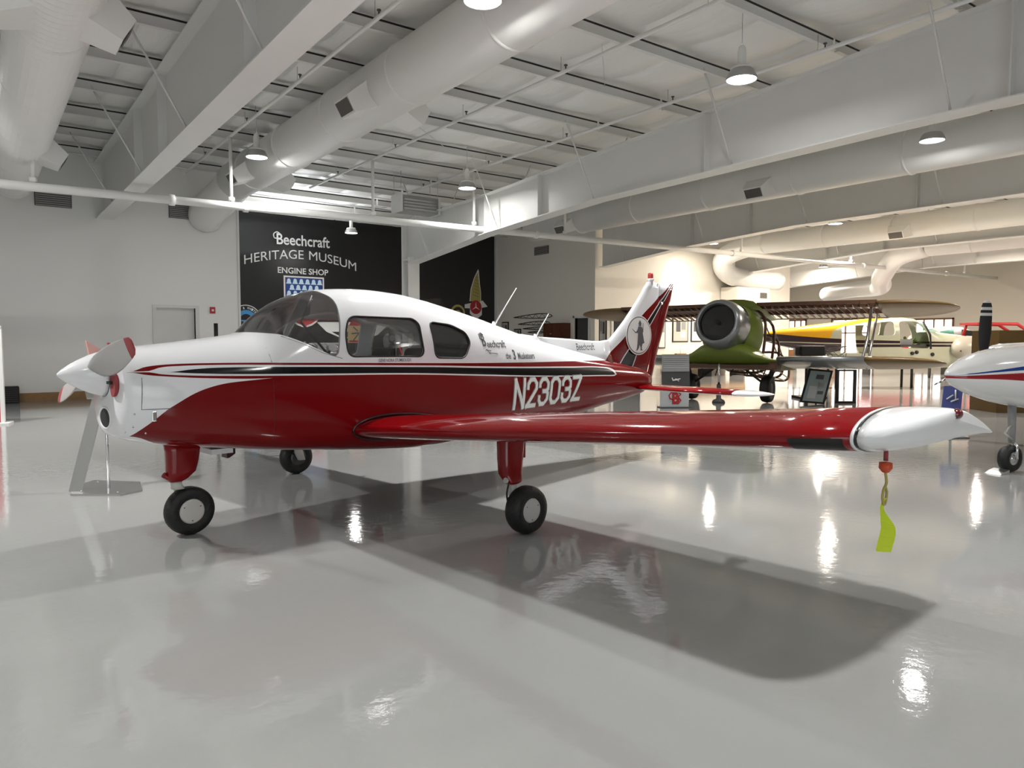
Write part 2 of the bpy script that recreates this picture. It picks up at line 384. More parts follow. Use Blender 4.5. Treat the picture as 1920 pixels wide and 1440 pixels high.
for k, yv in enumerate(PUR):
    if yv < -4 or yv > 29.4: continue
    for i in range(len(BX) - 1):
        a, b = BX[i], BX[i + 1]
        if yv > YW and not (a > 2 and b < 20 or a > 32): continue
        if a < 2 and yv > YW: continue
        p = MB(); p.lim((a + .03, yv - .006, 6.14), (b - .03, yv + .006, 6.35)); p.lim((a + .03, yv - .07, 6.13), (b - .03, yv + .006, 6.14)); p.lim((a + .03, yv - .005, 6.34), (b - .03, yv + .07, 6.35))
        p.lim((a + .03, yv - .010, 6.305), (b - .03, yv - .006, 6.335), 1)  # dark strip standing in for the shadow gap under the blanket
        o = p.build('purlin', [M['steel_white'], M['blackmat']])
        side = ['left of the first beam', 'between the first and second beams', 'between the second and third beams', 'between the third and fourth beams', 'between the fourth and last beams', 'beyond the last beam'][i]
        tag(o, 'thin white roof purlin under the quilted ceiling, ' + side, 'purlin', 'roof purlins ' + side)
# ================================================================ pipes, ducts, lamps
def duct(x, z, r, y0, y1, label, ribs=False, boots=(), extra=None, rise=0):
    t = thing('air_duct', label, 'duct', (0, 0, 0))
    b = MB(); n = 32; L = y1 - y0
    if ribs:
        rings = []; k = int(L / .075)
        for i in range(k + 1):
            rr = r + (.022 if i % 2 else 0); yy = y0 + L * i / k
            rings.append([(x + rr * math.cos(2 * PI * q / n), yy, z + rr * math.sin(2 * PI * q / n)) for q in range(n)])
        b.loft(rings, smooth=False)
    else: b.tube([(x, y0, z), (x, y1, z + rise)], r, n)
    b.build('duct_tube', M['duct'], t)
    for yy in np.arange(y0 + 2.2, y1, 2.6):
        c = MB(); c.lathe([(r, -.03), (r + .018, -.02), (r + .018, .02), (r, .03)], (x, yy, z), 'Y', 32); c.build('band', M['duct'], t)
    for yy, sides in boots:
        for sx in sides:
            bt = MB(); d = r + .32; h = .2; a = math.radians(-30)
            R = Matrix.Rotation(-a * sx, 3, 'Y')
            def q(l, yv, hh): return Vector((x, yy + yv, z)) + R @ Vector((l * sx, 0, hh))
            bt.add([q(.2, -.42, -.25), q(.2, .42, -.25), q(.2, .42, .25), q(.2, -.42, .25), q(d, -.26, -.14), q(d, .26, -.14), q(d, .26, .14), q(d, -.26, .14)],
                   [(0, 3, 2, 1), (4, 5, 6, 7), (0, 1, 5, 4), (2, 3, 7, 6), (0, 4, 7, 3), (1, 2, 6, 5)])
            bo = bt.build('outlet', M['duct'], t)
            g = MB(); g.add([q(d + .01, -.23, -.11), q(d + .01, .23, -.11), q(d + .01, .23, .11), q(d + .01, -.23, .11)], [(0, 1, 2, 3)]); g.build('grille', M['grille'], bo, fix=False)
    if extra: extra(t)
    return t
def el1(t):
    MB().tube(bez([(5.6, 19.6, 5.65), (5.55, 20.5, 5.45), (5.3, 21.2, 5.1), (5.35, 21.75, 5.0)], 6), .46, 28).build('elbow', M['duct'], t)
duct(.85, 5.30, .43, -5, 21.0, 'ribbed spiral air duct on the left, above the propeller', True, [(9.4, (-1, 1)), (16.6, (1,))])
duct(5.60, 5.65, .47, -5, 19.7, 'smooth white air duct over the red aeroplane nose', False, [(11.2, (-1, 1)), (17.6, (-1, 1))], el1)
duct(16.1, 5.50, .46, -5, 20.6, 'air duct behind the second roof beam, its outlets near the black wall', False, [(11.0, (-1,)), (18.3, (-1,))])
def el4(t):
    MB().tube(bez([(26.2, 18.0, 5.5), (26.15, 19.0, 5.42), (26.0, 19.9, 5.1), (26.4, 20.2, 4.6), (27.5, 20.2, 4.3), (30.3, 20.2, 4.3)], 8), .42, 28).build('elbow', M['duct'], t)
    MB().lim((27.0, 20.0, 3.2), (29.4, 20.85, 3.9)).build('plenum_box', M['warmwall'], t)
    MB().lim((28.7, 19.98, 3.45), (29.2, 20.0, 3.7)).build('grille', M['grille'], t)
duct(26.2, 5.5, .42, -5, 18.0, 'warm-lit air duct ending in a big elbow on the warm wall', False, [(12.5, (-1,))], el4)
def el5(t):
    MB().tube(bez([(32.5, 14.5, 5.5), (32.9, 16.0, 5.2), (34.2, 17.3, 4.5), (36.2, 18.4, 4.2), (38.5, 21.0, 4.3), (41, 24, 4.3)], 8), .42, 28).build('elbow', M['duct'], t)
duct(32.5, 5.5, .42, -5, 14.5, 'farthest air duct, dropping in a long bend before the end wall', False, [], el5)
# sprinkler main: one long pipe crossing the hall, its hangers and risers
mp = thing('sprinkler_main', 'long white sprinkler pipe crossing the whole hall under the beams', 'pipe')
A, Bp = Vector((-6, 16.5, 4.31)), Vector((44.95, 16.5, 4.93))
MB().tube([A, Bp], .085, 16).build('pipe', M['duct'], mp)
def on_main(x): return A + (Bp - A) * ((x - A.x) / (Bp.x - A.x))
for x in (3.4, 4.9, 13.0, 22.0, 31, 39): MB().lathe([(.085, -.06), (.115, -.05), (.115, .05), (.085, .06)], tuple(on_main(x)), 'X', 16).build('coupling', M['duct'], mp)
for x in (1.0, 4.6, 7.95, 10.9, 14.1, 22.5, 30, 36.5, 41):
    MB().tube([on_main(x), on_main(x) + Vector((0, 0, 5.92 - on_main(x).z))], .038, 10).build('riser', M['duct'], mp)
    MB().lathe([(.038, -.05), (.07, -.04), (.07, .04), (.038, .05)], tuple(on_main(x) + Vector((0, 0, .14))), 'Z', 12).build('flange', M['duct'], mp)
names = {1.0: 'white sprinkler branch pipe beside the ribbed duct', 4.6: 'white sprinkler branch pipe between the first beam and the smooth duct',
         7.95: 'white sprinkler branch pipe right of the smooth duct', 10.55: 'white sprinkler branch pipe running close along the second beam',
         14.0: 'white sprinkler branch pipe right of the second beam', 22.5: 'white sprinkler branch pipe between the third and fourth beams', 30.0: 'white sprinkler branch pipe past the fourth beam'}
for x, lab in names.items():
    t = thing('sprinkler_pipe', lab, 'pipe', (x, 0, 5.92))
    MB().tube([(0, -5, 0), (.0 if x != 4.6 else .0, 20.6, 0)], .032, 10).build('pipe', M['duct'], t)
    for yy in (-.5, 3.2, 6.3, 9.3, 12.3, 15.3, 18.6):
        MB().tube([(0, yy + .12, .02), (0, yy + .12, .26)], .006, 6).build('hanger', M['metal'], t)
        h = MB(); h.lathe([(.0, .10), (.03, .10), (.03, .085), (.012, .08), (.012, .03)], (0, yy, 0), 'Z', 10); h.build('sprinkler_head', M['darkmetal'], t)
cd = thing('conduit_pair', 'pair of thin white conduits running beside the smooth air duct', 'conduit')
for x, z in ((6.35, 6.02), (6.50, 5.98)): MB().tube([(x, -5, z), (x, 21.0, z)], .014, 8).build('conduit', M['duct'], cd)
for yy in PUR[3:17]: MB().lim((6.30, yy - .02, 5.96), (6.55, yy + .02, 6.13)).build('clamp', M['steel_white'], cd)
for k, (x, y) in enumerate(((6.6, 11.2), (8.9, 9.4), (3.9, 9.5), (8.6, 14.8))):
    br = MB(); br.tube([(x - .9, y - .9, 6.1), (x + .9, y + .92, 6.3)], .008, 6)
    tag(br.build('brace_rod', M['steel_white']), 'thin diagonal steel rod among the ceiling purlins, ' + ('beside the smooth duct', 'right of the smooth duct', 'just right of the first beam', 'before the unit heater')[k], 'rod')
# high-bay lamps
def lamp(x, y, label, z=5.33, group='round high bay lamps', power=1.0, warm=False, pt=6.0):
    t = thing('high_bay_lamp', label, 'ceiling lamp', (x, y, z), group=group)
    s = MB(); s.lathe([(.215, 0), (.225, .0), (.222, .03), (.175, .13), (.13, .17), (.06, .18)], n=28); s.build('reflector', M['lampshade'], t)
    rb = MB(); rb.lathe([(.16, .145), (.165, .165), (.14, .185), (.05, .19)], n=28); rb.build('cooling_ring', M['lamphouse'], t)
    h = MB(); h.lathe([(.055, .18), (.062, .24), (.062, .40), (.05, .47), (.02, .50)], n=16); 
    h.build('housing', M['lamphouse'], t)
    MB().tube([(0, 0, .48), (0, 0, 6.42 - z)], .006, 6).build('hook', M['metal'], t)
    l = MB(); l.lathe([(0.001, .012), (.21, .012)], n=28); l.build('lens', M['lens'], t, fix=False)
    bay_light((x, y, z - .03), LAMP_W * power * ((1.8 if x < 30 else .8) if warm else 1), (1, .985, .96) if not warm else (1, .88, .74), .22 if warm else None)
    return t
lamp(4.88, 15.6, 'high bay lamp left of the smooth duct, above the aeroplane windshield')
lamp(10.1, 15.6, 'high bay lamp in front of the hanging unit heater')
lamp(10.9, 24.4, 'high bay lamp just below the sprinkler main, before the black sign wall')
lamp(9.2, 6.8, 'largest high bay lamp, hanging before the second roof beam', power=.7)
lamp(14.9, 6.65, 'high bay lamp under the bottom edge of the second roof beam at right', power=.7)
lamp(16.4, 15.3, 'high bay lamp over the bare white side wall', power=1.5)
lamp(4.75, 7.0, 'high bay lamp cut by the top edge of the picture')
lamp(22.8, 13.1, 'small warm high bay lamp below the third roof beam', warm=True, group='far warm lamps')
lamp(34, 12.9, 'small bright high bay lamp near the pinkish end wall', warm=True, group='far warm lamps')
lamp(35.5, 21, 'tiny high bay lamp above the yellow fuselage', warm=True, group='far warm lamps')
lamp(24.3, 19.2, 'wall lamp throwing a bright pool on the warm wall', z=5.45, warm=True, group='far warm lamps', power=.25)
for x, y in ((4.4, .6), (10.8, -1.0), (16.5, -1.5), (-2.4, 7.6), (-3.2, .4), (-1.2, 14.6), (22, 5), (29, 5), (36, 5), (42, 10), (29.5, 16.5), (38.5, 17.5), (40, 25)):   # off-frame lamp grid, plus bare far lights added to brighten the warm walls
    bay_light((x, y, 5.3), LAMP_W * (.5 if 5 < x < 20 else 1.1 if x < 0 else .72 if x < 20 else 1.9 if x < 33 else .6), (1, .985, .96) if x < 20 else (1, .87, .74), None if x < 20 else .25)
# unseen upward light added to brighten the engine shop ceiling
area('shop_fill', (8.8, 24.6, 4.6), 2.5, 105, (.96, .98, 1), (PI, 0, 0))
sp = bpy.data.lights.new('wall_spot', 'SPOT'); sp.energy = 90; sp.spot_size = math.radians(58); sp.spot_blend = .6; sp.color = (1, .86, .66); sp.shadow_soft_size = .1
so = bpy.data.objects.new('wall_spot', sp); COL.objects.link(so); so.location = (24.0, 19.9, 5.25)
so.rotation_euler = (Vector((23.9, 20.9, 4.3)) - Vector((24.0, 19.9, 5.25))).to_track_quat('-Z', 'Y').to_euler()
# unit heater
hp = WY(780, 386, 19.0)
t = thing('unit_heater', 'boxy louvred heater hung from the roof before the engine shop', 'heater', tuple(hp))
MB().box((0, 0, 0), (1.25, .55, .46)).build('casing', M['lampshade'], t, bevel=.02)
for k in range(4): MB().box((0, -.29, -.15 + k * .085), (1.1, .02, .045), mat=Matrix.Rotation(.5, 3, 'X')).build('louvre', M['metal'], t)
for sx in (-1, 1):
    MB().lim((sx * .62 - .03, -.3, -.25), (sx * .62 + .03, .3, .27)).build('side_rail', M['lamphouse'], t)
    for sy in (-1, 1): MB().tube([(sx * .6, sy * .22, .2), (sx * .6, sy * .22, .9)], .008, 6).build('hanger_rod', M['metal'], t)
# wall vents
def wall_vent(c, w, h, label, axis='Y'):
    t = thing('wall_vent', label, 'vent', tuple(c))
    if axis == 'Y':
        MB().lim((-w / 2, -.03, -h / 2), (w / 2, 0, h / 2)).build('frame', M['grille'], t)
        n = int(h / .05)
        for k in range(n): MB().box((0, -.04, -h / 2 + (k + .5) * h / n), (w - .04, .006, .03), mat=Matrix.Rotation(.6, 3, 'X')).build('slat', M['grey'], t)
    else:
        MB().lim((-.03, -w / 2, -h / 2), (0, w / 2, h / 2)).build('frame', M['grille'], t)
        n = int(h / .06)
        for k in range(n): MB().box((-.04, 0, -h / 2 + (k + .5) * h / n), (.006, w - .04, .03), mat=Matrix.Rotation(-.6, 3, 'Y')).build('slat', M['grey'], t)
wall_vent((1.72, YW, 5.13), .8, .5, 'square grey air grille on the white wall, near the ribbed duct')
wall_vent((4.74, YW, 5.13), .68, .5, 'square grey air grille on the white wall, near the smooth duct')
wall_vent((19.4, 24.2, 5.33), .95, .34, 'small dark air grille high on the white side wall', 'X')
# fire alarm, floor grille, red display edge
t = thing('fire_alarm', 'small red fire alarm on the white wall beside the recessed door', 'alarm', (5.48, YW, 2.38))
MB().lim((-.07, -.05, -.09), (.07, 0, .09)).build('casing', M['crimson'], t)
MB().lim((-.03, -.06, -.03), (.03, -.05, .03)).build('strobe', M['trimw'], t)
t = thing('floor_grille', 'black perforated box on the floor beside the red display panel', 'box', (.66, YW - .25, 0))
MB().lim((-.19, -.2, 0), (.18, .2, .40)).build('cabinet', M['blackmat'], t, bevel=.01)
for k in range(7): MB().lim((-.16, -.207, .04 + k * .05), (.15, -.2, .055 + k * .05)).build('slot', M['dgrey'], t)
t = thing('exhibition_board', 'tall red display panel with pale frame, cut by the left picture edge', 'panel', (-.1, 16.45, 0))
lf = WD(5, 755, 13.2)
t.location = (lf.x, lf.y, 0); t.rotation_euler = (0, 0, -YAW * .3)
MB().lim((-1.5, -.03, .03), (-.03, .03, 1.72)).build('panel', M['red2'], t)
fm = MB(); fm.lim((-.03, -.05, 0), (.03, .05, 1.76)); fm.lim((-1.5, -.05, 1.72), (.03, .05, 1.78)); fm.lim((-1.5, -.25, 0), (.12, .25, .03)); fm.build('frame', M['trimw'], t)
# ---------------------------------------------------------------- painted signs of the engine shop
YS = 27.59
def wall_text(txt, name, px, z, w, h, arc=0, slope=0, **k):
    def fn(x, y):
        zz = y + z + arc * (1 - (2 * x / w) ** 2); return Vector((px + x, YS - .004, zz))
    return text_mesh(txt, name, fn, k.pop('m', M['lettering']), fit=(w, h), **k)
sg = thing('wall_lettering', 'white painted museum lettering on the black engine shop wall', 'lettering', (10.3, YS, 4.7))
def SGT(txt, x, z, w, h, arc=0, **k):
    def fn(a, b):
        s = 1 + .0 * a; return Vector((x - 10.3 + a, -.006, z - 4.7 + b + arc * (1 - (2 * a / w) ** 2)))
    return text_mesh(txt, k.pop('nm', 'lettering'), fn, M['lettering'], sg, fit=(w, h), **k)
SGT('Beechcraft', 10.36, 5.37, 2.1, .42, bold=.016)
def wave(): pass
def arcword(txt, xc, w, h):
    text_mesh(txt, 'lettering', lambda a, b: Vector((xc + a, -.006, 4.50 - 4.7 + b + .33 * (1 - ((xc + a) / 2.2) ** 2))), M['lettering'], sg, fit=(w, h), bold=.0)
arcword('HERITAGE', -1.08, 2.25, .34); arcword('MUSEUM', 1.24, 1.95, .34)
SGT('ENGINE SHOP', 10.33, 4.20, 2.0, .23, bold=.018)
# swash of the capital B
cv = bez([(-.86, -.01, .68), (-.98, -.01, .74), (-1.10, -.01, .66), (-1.08, -.01, .52), (-.98, -.01, .50)], 6)
MB().tube([(p.x, -.008, p.z + .18) for p in cv], .022, 6).build('swash', M['lettering'], sg)
# heraldic shield with bells
sh = thing('shield_emblem', 'blue and red shield emblem with rows of bells on the black wall', 'emblem', (10.35, YS, 3.2))
def shield(s, y, m, nm, inset=0):
    w = .80 * s; pts = [(-w, .62), (w, .62), (w, -.2 * s)]
    pts = [(-w + inset, .80 * s), (w - inset, .80 * s)] + [(w * math.cos(a), -.1 + (1.05 * s) * -math.sin(a) * 1.0) for a in np.linspace(0, PI, 14)]
    return MB().prism(pts, y, y - .006, 'Y').build(nm, m, sh)
shield(1.0, 0, M['lettering'], 'border'); shield(.93, -.008, M['crimson'], 'red_field')
MB().prism([(-.735, .0), (.735, .0), (.735, .74), (-.735, .74)], -.016, -.020, 'Y').build('blue_field', M['deepblue'], sh)
def bell(x, z, s=1):
    p = [(-.11, 0), (.11, 0), (.095, .03), (.075, .06), (.062, .15), (.03, .19), (-.03, .19), (-.062, .15), (-.075, .06), (-.095, .03)]
    return MB().prism([(x + a * s, z + b * s) for a, b in p], -.022, -.026, 'Y').build('bell', M['palesky'], sh)
for r in range(3):
    for c in range(6 if r != 1 else 5): bell(-.61 + c * .245 + (.12 if r == 1 else 0), .50 - r * .23, 1.02)
MB().box((.0, -.03, -.12), (.6, .004, .06)).build('star_band', M['lettering'], sh)
MB().prism([(-.32, -.95), (0, -1.12), (.32, -.95)], -.03, -.034, 'Y').build('point', M['crimson'], sh)
# round engine badge at left
rb = thing('round_emblem', 'round blue badge half hidden by the white wall edge', 'emblem', (8.12, YS, 2.29))
def disc(r, y, m, nm, par, r0=0, c=(0, 0), a0=0, a1=2 * PI):
    n = 40; aa = np.linspace(a0, a1, n); 
    pts = [(c[0] + r * math.cos(a), c[1] + r * math.sin(a)) for a in aa]
    if a1 - a0 > 6.2: pts = pts[:-1]
    return MB().prism(pts, y, y - .004, 'Y').build(nm, m, par)
disc(.56, 0, M['lettering'], 'rim', rb); disc(.53, -.006, M['blackmat'], 'ring', rb); disc(.37, -.012, M['sky'], 'centre', rb); disc(.22, -.018, M['blackmat'], 'eagle_wing', rb, a0=0, a1=PI)
def ringtext(txt, par, R, a0, a1, h, m):
    n = len(txt)
    for i, ch in enumerate(txt):
        if ch == ' ': continue
        a = a0 + (a1 - a0) * (i + .5) / n; 
        ca, sa = math.cos(a), math.sin(a)
        text_mesh(ch, 'letter', lambda x, y, ca=ca, sa=sa: Vector(((R + y) * ca + x * sa, -.012, (R + y) * sa - x * ca)), m, par, fit=(h * .7, h), bold=.02)
ringtext('PRATT & WHITNEY', rb, .445, PI * .93, PI * .07, .09, M['lettering'])
# gold winged emblem and a second gold badge on the right end of the black wall
we = thing('winged_emblem', 'gold wing emblem with red propeller disc on the black wall', 'emblem', (18.33, YS, 3.4))
MB().prism([(-.36, -.10), (-.30, .45), (-.12, .95), (.10, 1.35), (.14, 1.30), (.20, .7), (.26, .3), (.26, -.10)], 0, -.006, 'Y').build('outline', M['lettering'], we)
MB().prism([(-.32, -.10), (-.26, .45), (-.08, .95), (.08, 1.22), (.16, .7), (.22, .3), (.22, -.10)], -.008, -.014, 'Y').build('wing', M['gold'], we)
for k in range(7): MB().box((-.03 + .01 * k, -.018, .15 + k * .14), (.34 - .035 * k, .004, .012), mat=Matrix.Rotation(.35, 3, 'Y')).build('feather_line', M['black_wall'], we)
MB().prism([(-.62, -.25), (-.3, -.18), (.35, -.05), (.62, -.32), (.3, -.38), (.30, -.70), (0, -.92), (-.35, -.65), (-.34, -.42), (-.62, -.42)], -.002, -.007, 'Y').build('ribbon', M['lettering'], we)
disc(.31, -.016, M['crimson'], 'disc', we, c=(-.03, -.36))
for k in range(3):
    a = PI / 2 + k * 2 * PI / 3; MB().prism([(-.03 + .03 * math.sin(a), -.36 - .03 * math.cos(a)), (-.03 + .24 * math.cos(a), -.36 + .24 * math.sin(a)), (-.03 - .03 * math.sin(a), -.36 + .03 * math.cos(a))], -.022, -.026, 'Y').build('blade', M['lettering'], we)
g2 = thing('gold_badge', 'small round gold badge peeking above the red aeroplane roof', 'emblem', (17.35, YS, 2.75))
disc(.38, 0, M['gold'], 'disc', g2); disc(.28, -.006, M['black_wall'], 'centre', g2); disc(.14, -.012, M['gold'], 'hub', g2)
# ================================================================ the red and white aeroplane
# local frame: +X aft, +Z up, -Y its left side (towards the photographer)
ac = thing('light_aeroplane', 'red and white single-engine low-wing aeroplane parked in the foreground', 'aeroplane', tuple(AC_O), AC_R)
ST = [  # x, half width, bottom, widest z, top, upper exponent, lower exponent
    (-2.46, .25, .868, 1.14, 1.395, 2.2, 2.2), (-2.455, .31, .842, 1.14, 1.425, 2.3, 2.4), (-2.43, .36, .822, 1.14, 1.442, 2.5, 2.6), (-2.38, .395, .80, 1.12, 1.452, 2.6, 2.8), (-2.27, .43, .765, 1.10, 1.462, 2.6, 3.0),
    (-2.05, .47, .725, 1.08, 1.485, 2.6, 3.4), (-1.7, .505, .675, 1.06, 1.53, 2.6, 3.8), (-1.44, .53, .640, 1.05, 1.575, 2.5, 4.2), (-1.28, .54, .622, 1.05, 1.735, 2.3, 4.4), (-1.12, .55, .605, 1.05, 1.845, 2.25, 4.5), (-.95, .56, .59, 1.05, 1.912, 2.3, 4.5),
    (-.79, .57, .57, 1.05, 1.945, 2.4, 4.5), (-.60, .575, .553, 1.05, 1.963, 2.5, 4.5), (-.35, .575, .53, 1.05, 1.970, 2.5, 4.5), (0, .565, .505, 1.05, 1.950, 2.5, 4.4), (.3, .545, .50, 1.05, 1.905, 2.4, 4.2), (.65, .51, .508, 1.05, 1.835, 2.35, 3.8),
    (1.0, .47, .52, 1.05, 1.760, 2.2, 3.4), (1.4, .42, .545, 1.04, 1.662, 2.1, 3.0), (1.8, .365, .57, 1.04, 1.565, 2.05, 2.4), (2.3, .305, .60, 1.02, 1.460, 2, 2.3), (2.8, .24, .635, 1.01, 1.365, 2, 2.2),
    (3.3, .18, .70, 1.00, 1.275, 2, 2.1), (3.8, .12, .76, .98, 1.19, 2, 2), (4.15, .075, .82, .97, 1.12, 2, 2), (4.32, .03, .89, .97, 1.04, 2, 2)]
SA = np.array(ST)
def _pchip(x, xs, ys):
    h = np.diff(xs); d = np.diff(ys) / h; m = np.zeros(len(xs))
    for i in range(1, len(xs) - 1):
        if d[i - 1] * d[i] > 0: w1, w2 = 2 * h[i] + h[i - 1], h[i] + 2 * h[i - 1]; m[i] = (w1 + w2) / (w1 / d[i - 1] + w2 / d[i])
    m[0], m[-1] = d[0], d[-1]
    i = min(max(int(np.searchsorted(xs, x)) - 1, 0), len(h) - 1); t = (x - xs[i]) / h[i]
    return (2 * t**3 - 3 * t**2 + 1) * ys[i] + (t**3 - 2 * t**2 + t) * h[i] * m[i] + (-2 * t**3 + 3 * t**2) * ys[i + 1] + (t**3 - t**2) * h[i] * m[i + 1]
def fus(x): return [_pchip(x, SA[:, 0], SA[:, k]) for k in range(1, 7)]
def ring(x, n=72, off=0.0):
    hw, zb, zm, zt, eu, el = fus(x); out = []
    hw += off; zt += off; zb -= off
    for k in range(n):
        a = 2 * PI * k / n; c, s = math.cos(a), math.sin(a); e = eu if s > 0 else el; H = (zt - zm) if s > 0 else (zm - zb)
        out.append((x, -hw * math.copysign(abs(c) ** (2 / e), c), zm + H * math.copysign(abs(s) ** (2 / e), s)))
    return out
def side_y(x, z, off=.003):      # outer left skin at (x, z)
    hw, zb, zm, zt, eu, el = fus(x); e = eu if z > zm else el; H = (zt - zm) if z > zm else (zm - zb)
    q = min(abs(z - zm) / H, .999); return -(hw * (1 - q ** e) ** (1 / e) + off)
def fus_mb(off=0.0, x0=-2.46, x1=4.32, step=.06):
    xs = sorted(set([x0, x1] + [float(a) for a in SA[:, 0] if x0 <= a <= x1] + list(np.arange(x0 + step, x1 - step / 2, step))))
    xx = [xs[0]]
    for a in xs[1:]:
        if a - xx[-1] > .012: xx.append(a)
    return MB().loft([ring(a, off=off) for a in xx])
# ---- livery shader: bands follow curves z = f(x) in the aircraft's own coordinates
def curve_node(nt, src, pts, x0=-3.0, x1=5.0, z1=3.0):
    mr = nt.nodes.new('ShaderNodeMapRange'); mr.inputs['From Min'].default_value = x0; mr.inputs['From Max'].default_value = x1; nt.links.new(src, mr.inputs['Value'])
    fc = nt.nodes.new('ShaderNodeFloatCurve'); cv = fc.mapping.curves[0]
    P = [((x - x0) / (x1 - x0), z / z1) for x, z in pts]
    if P[0][0] > 0: P = [(0, P[0][1])] + P
    if P[-1][0] < 1: P = P + [(1, P[-1][1])]
    while len(cv.points) < len(P): cv.points.new(.5, .5)
    for p, (a, b) in zip(cv.points, P): p.location = (a, b); p.handle_type = 'AUTO_CLAMPED'
    fc.mapping.update(); nt.links.new(mr.outputs[0], fc.inputs['Value'])
    m = nt.nodes.new('ShaderNodeMath'); m.operation = 'MULTIPLY'; m.inputs[1].default_value = z1; nt.links.new(fc.outputs[0], m.inputs[0]); return m.outputs[0]
def cmp(nt, a, b, op='GREATER_THAN'):
    m = nt.nodes.new('ShaderNodeMath'); m.operation = op
    for i, q in enumerate((a, b)):
        if isinstance(q, (int, float)): m.inputs[i].default_value = q
        else: nt.links.new(q, m.inputs[i])
    return m.outputs[0]
def mixc(nt, fac, a, b):
    m = nt.nodes.new('ShaderNodeMix'); m.data_type = 'RGBA'; nt.links.new(fac, m.inputs[0])
    for i, q in ((6, a), (7, b)):
        if isinstance(q, tuple): m.inputs[i].default_value = (*q, 1)
        else: nt.links.new(q, m.inputs[i])
    return m.outputs[2]
CW, CR, CK = (.80, .81, .83), (.17, .0015, .003), (.006, .006, .007)
def livery():
    m = bpy.data.materials.new('aeroplane_livery'); m.use_nodes = True; nt = m.node_tree; b = nt.nodes['Principled BSDF']
    b.inputs['Roughness'].default_value = .12; b.inputs['Specular IOR Level'].default_value = .4; b.inputs['Coat Weight'].default_value = .0; b.inputs['Coat Roughness'].default_value = .03
    tc = nt.nodes.new('ShaderNodeTexCoord'); sp_ = nt.nodes.new('ShaderNodeSeparateXYZ'); nt.links.new(tc.outputs['Object'], sp_.inputs[0]); X, Z = sp_.outputs[0], sp_.outputs[2]
    C = lambda pts: curve_node(nt, X, pts)
    T1 = C([(-2.40, 1.292), (-2.3, 1.322), (-2.15, 1.338), (-1.9, 1.342), (-1.2, 1.332), (-.2, 1.310), (.7, 1.290), (1.5, 1.278), (2.7, 1.268), (3.3, 1.262)])
    T2 = C([(-2.30, 1.293), (-2.2, 1.318), (-2.05, 1.326), (-1.9, 1.328), (-1.2, 1.315), (-.2, 1.290), (.2, 1.278), (.7, 1.258), (1.5, 1.232), (2.3, 1.212), (3.0, 1.190), (3.24, 1.165), (3.33, 1.12), (3.345, 1.085)])
    B1 = C([(-2.18, 1.283), (-2.0, 1.300), (-1.8, 1.308), (-1.2, 1.300), (-.2, 1.275), (.2, 1.263), (.7, 1.243), (1.5, 1.217), (2.3, 1.197), (3.0, 1.176), (3.20, 1.150), (3.29, 1.11), (3.305, 1.085)])
    B2 = C([(-2.18, 1.283), (-2.0, 1.272), (-1.8, 1.262), (-1.2, 1.246), (-.2, 1.222), (.7, 1.180), (1.5, 1.140), (2.3, 1.110), (3.0, 1.090), (3.25, 1.082), (3.30, 1.085)])
    R1 = C([(-2.30, 1.287), (-2.2, 1.270), (-2.0, 1.256), (-1.8, 1.248), (-1.2, 1.233), (-.2, 1.209), (.7, 1.167), (1.5, 1.127), (2.3, 1.097), (3.0, 1.077), (3.28, 1.068), (3.34, 1.085)])
    R2 = C([(-2.40, 1.286), (-2.3, 1.268), (-2.15, 1.252), (-1.9, 1.234), (-1.5, 1.220), (-1.2, 1.222), (-.9, 1.20), (0, .5)])
    SW = C([(-2.9, -.0), (-2.43, .70), (-2.38, .83), (-2.26, .955), (-2.14, 1.05), (-1.87, 1.175), (-1.55, 1.212), (-1.28, 1.224), (-.9, 1.222), (-.2, 1.202), (.7, 1.160), (1.5, 1.120), (2.3, 1.090), (3.0, 1.070), (3.28, 1.061), (3.34, 1.08)])
    col = mixc(nt, cmp(nt, Z, T1), CR, CW)                      # above T1 white, below red
    def below(col, curve, c): return mixc(nt, cmp(nt, Z, curve, 'LESS_THAN'), col, c)
    for cu, c in ((T2, CW), (B1, CK), (B2, CW), (R1, CR), (R2, CW), (SW, CR)):
        f = cmp(nt, Z, cu, 'LESS_THAN'); col = mixc(nt, f, col, c)
    # bands only exist aft of their point
    f = cmp(nt, X, -2.41, 'LESS_THAN'); col = mixc(nt, f, col, CW)
    end = cmp(nt, X, 3.345); col = mixc(nt, end, col, CR)
    belly = cmp(nt, Z, curve_node(nt, X, [(-2.4, .835), (-2.2, .768), (-2.0, .715), (-1.85, .0)]), 'LESS_THAN'); col = mixc(nt, belly, col, CW)
    nt.links.new(col, b.inputs['Base Color']); return m
LIV = livery()
# ---- skin with window openings cut out, panes taken from the same curved skin
def evalmesh(o):
    dg = bpy.context.evaluated_depsgraph_get(); dg.update(); return bpy.data.meshes.new_from_object(o.evaluated_get(dg))
def rpoly(pts, r=.05, n=5):       # polygon with rounded corners
    out = []; P = [Vector(p) for p in pts]; N = len(P)
    for i in range(N):
        a, b, c = P[i - 1], P[i], P[(i + 1) % N]; u, w = (a - b), (c - b); rr = min(r, u.length * .45, w.length * .45); p0, p1 = b + u.normalized() * rr, b + w.normalized() * rr
        for k in range(n + 1): t = k / n; q = p0 * (1 - t) ** 2 + b * 2 * t * (1 - t) + p1 * t * t; out.append((q.x, q.y))
    return out
WIN1 = rpoly([(-.785, 1.375), (-.785, 1.56), (-.715, 1.712), (-.06, 1.705), (0.0, 1.66), (0.0, 1.365)], .07)
WIN2 = rpoly([(.135, 1.35), (.135, 1.68), (.42, 1.655), (.60, 1.585), (.635, 1.49), (.52, 1.34)], .06)
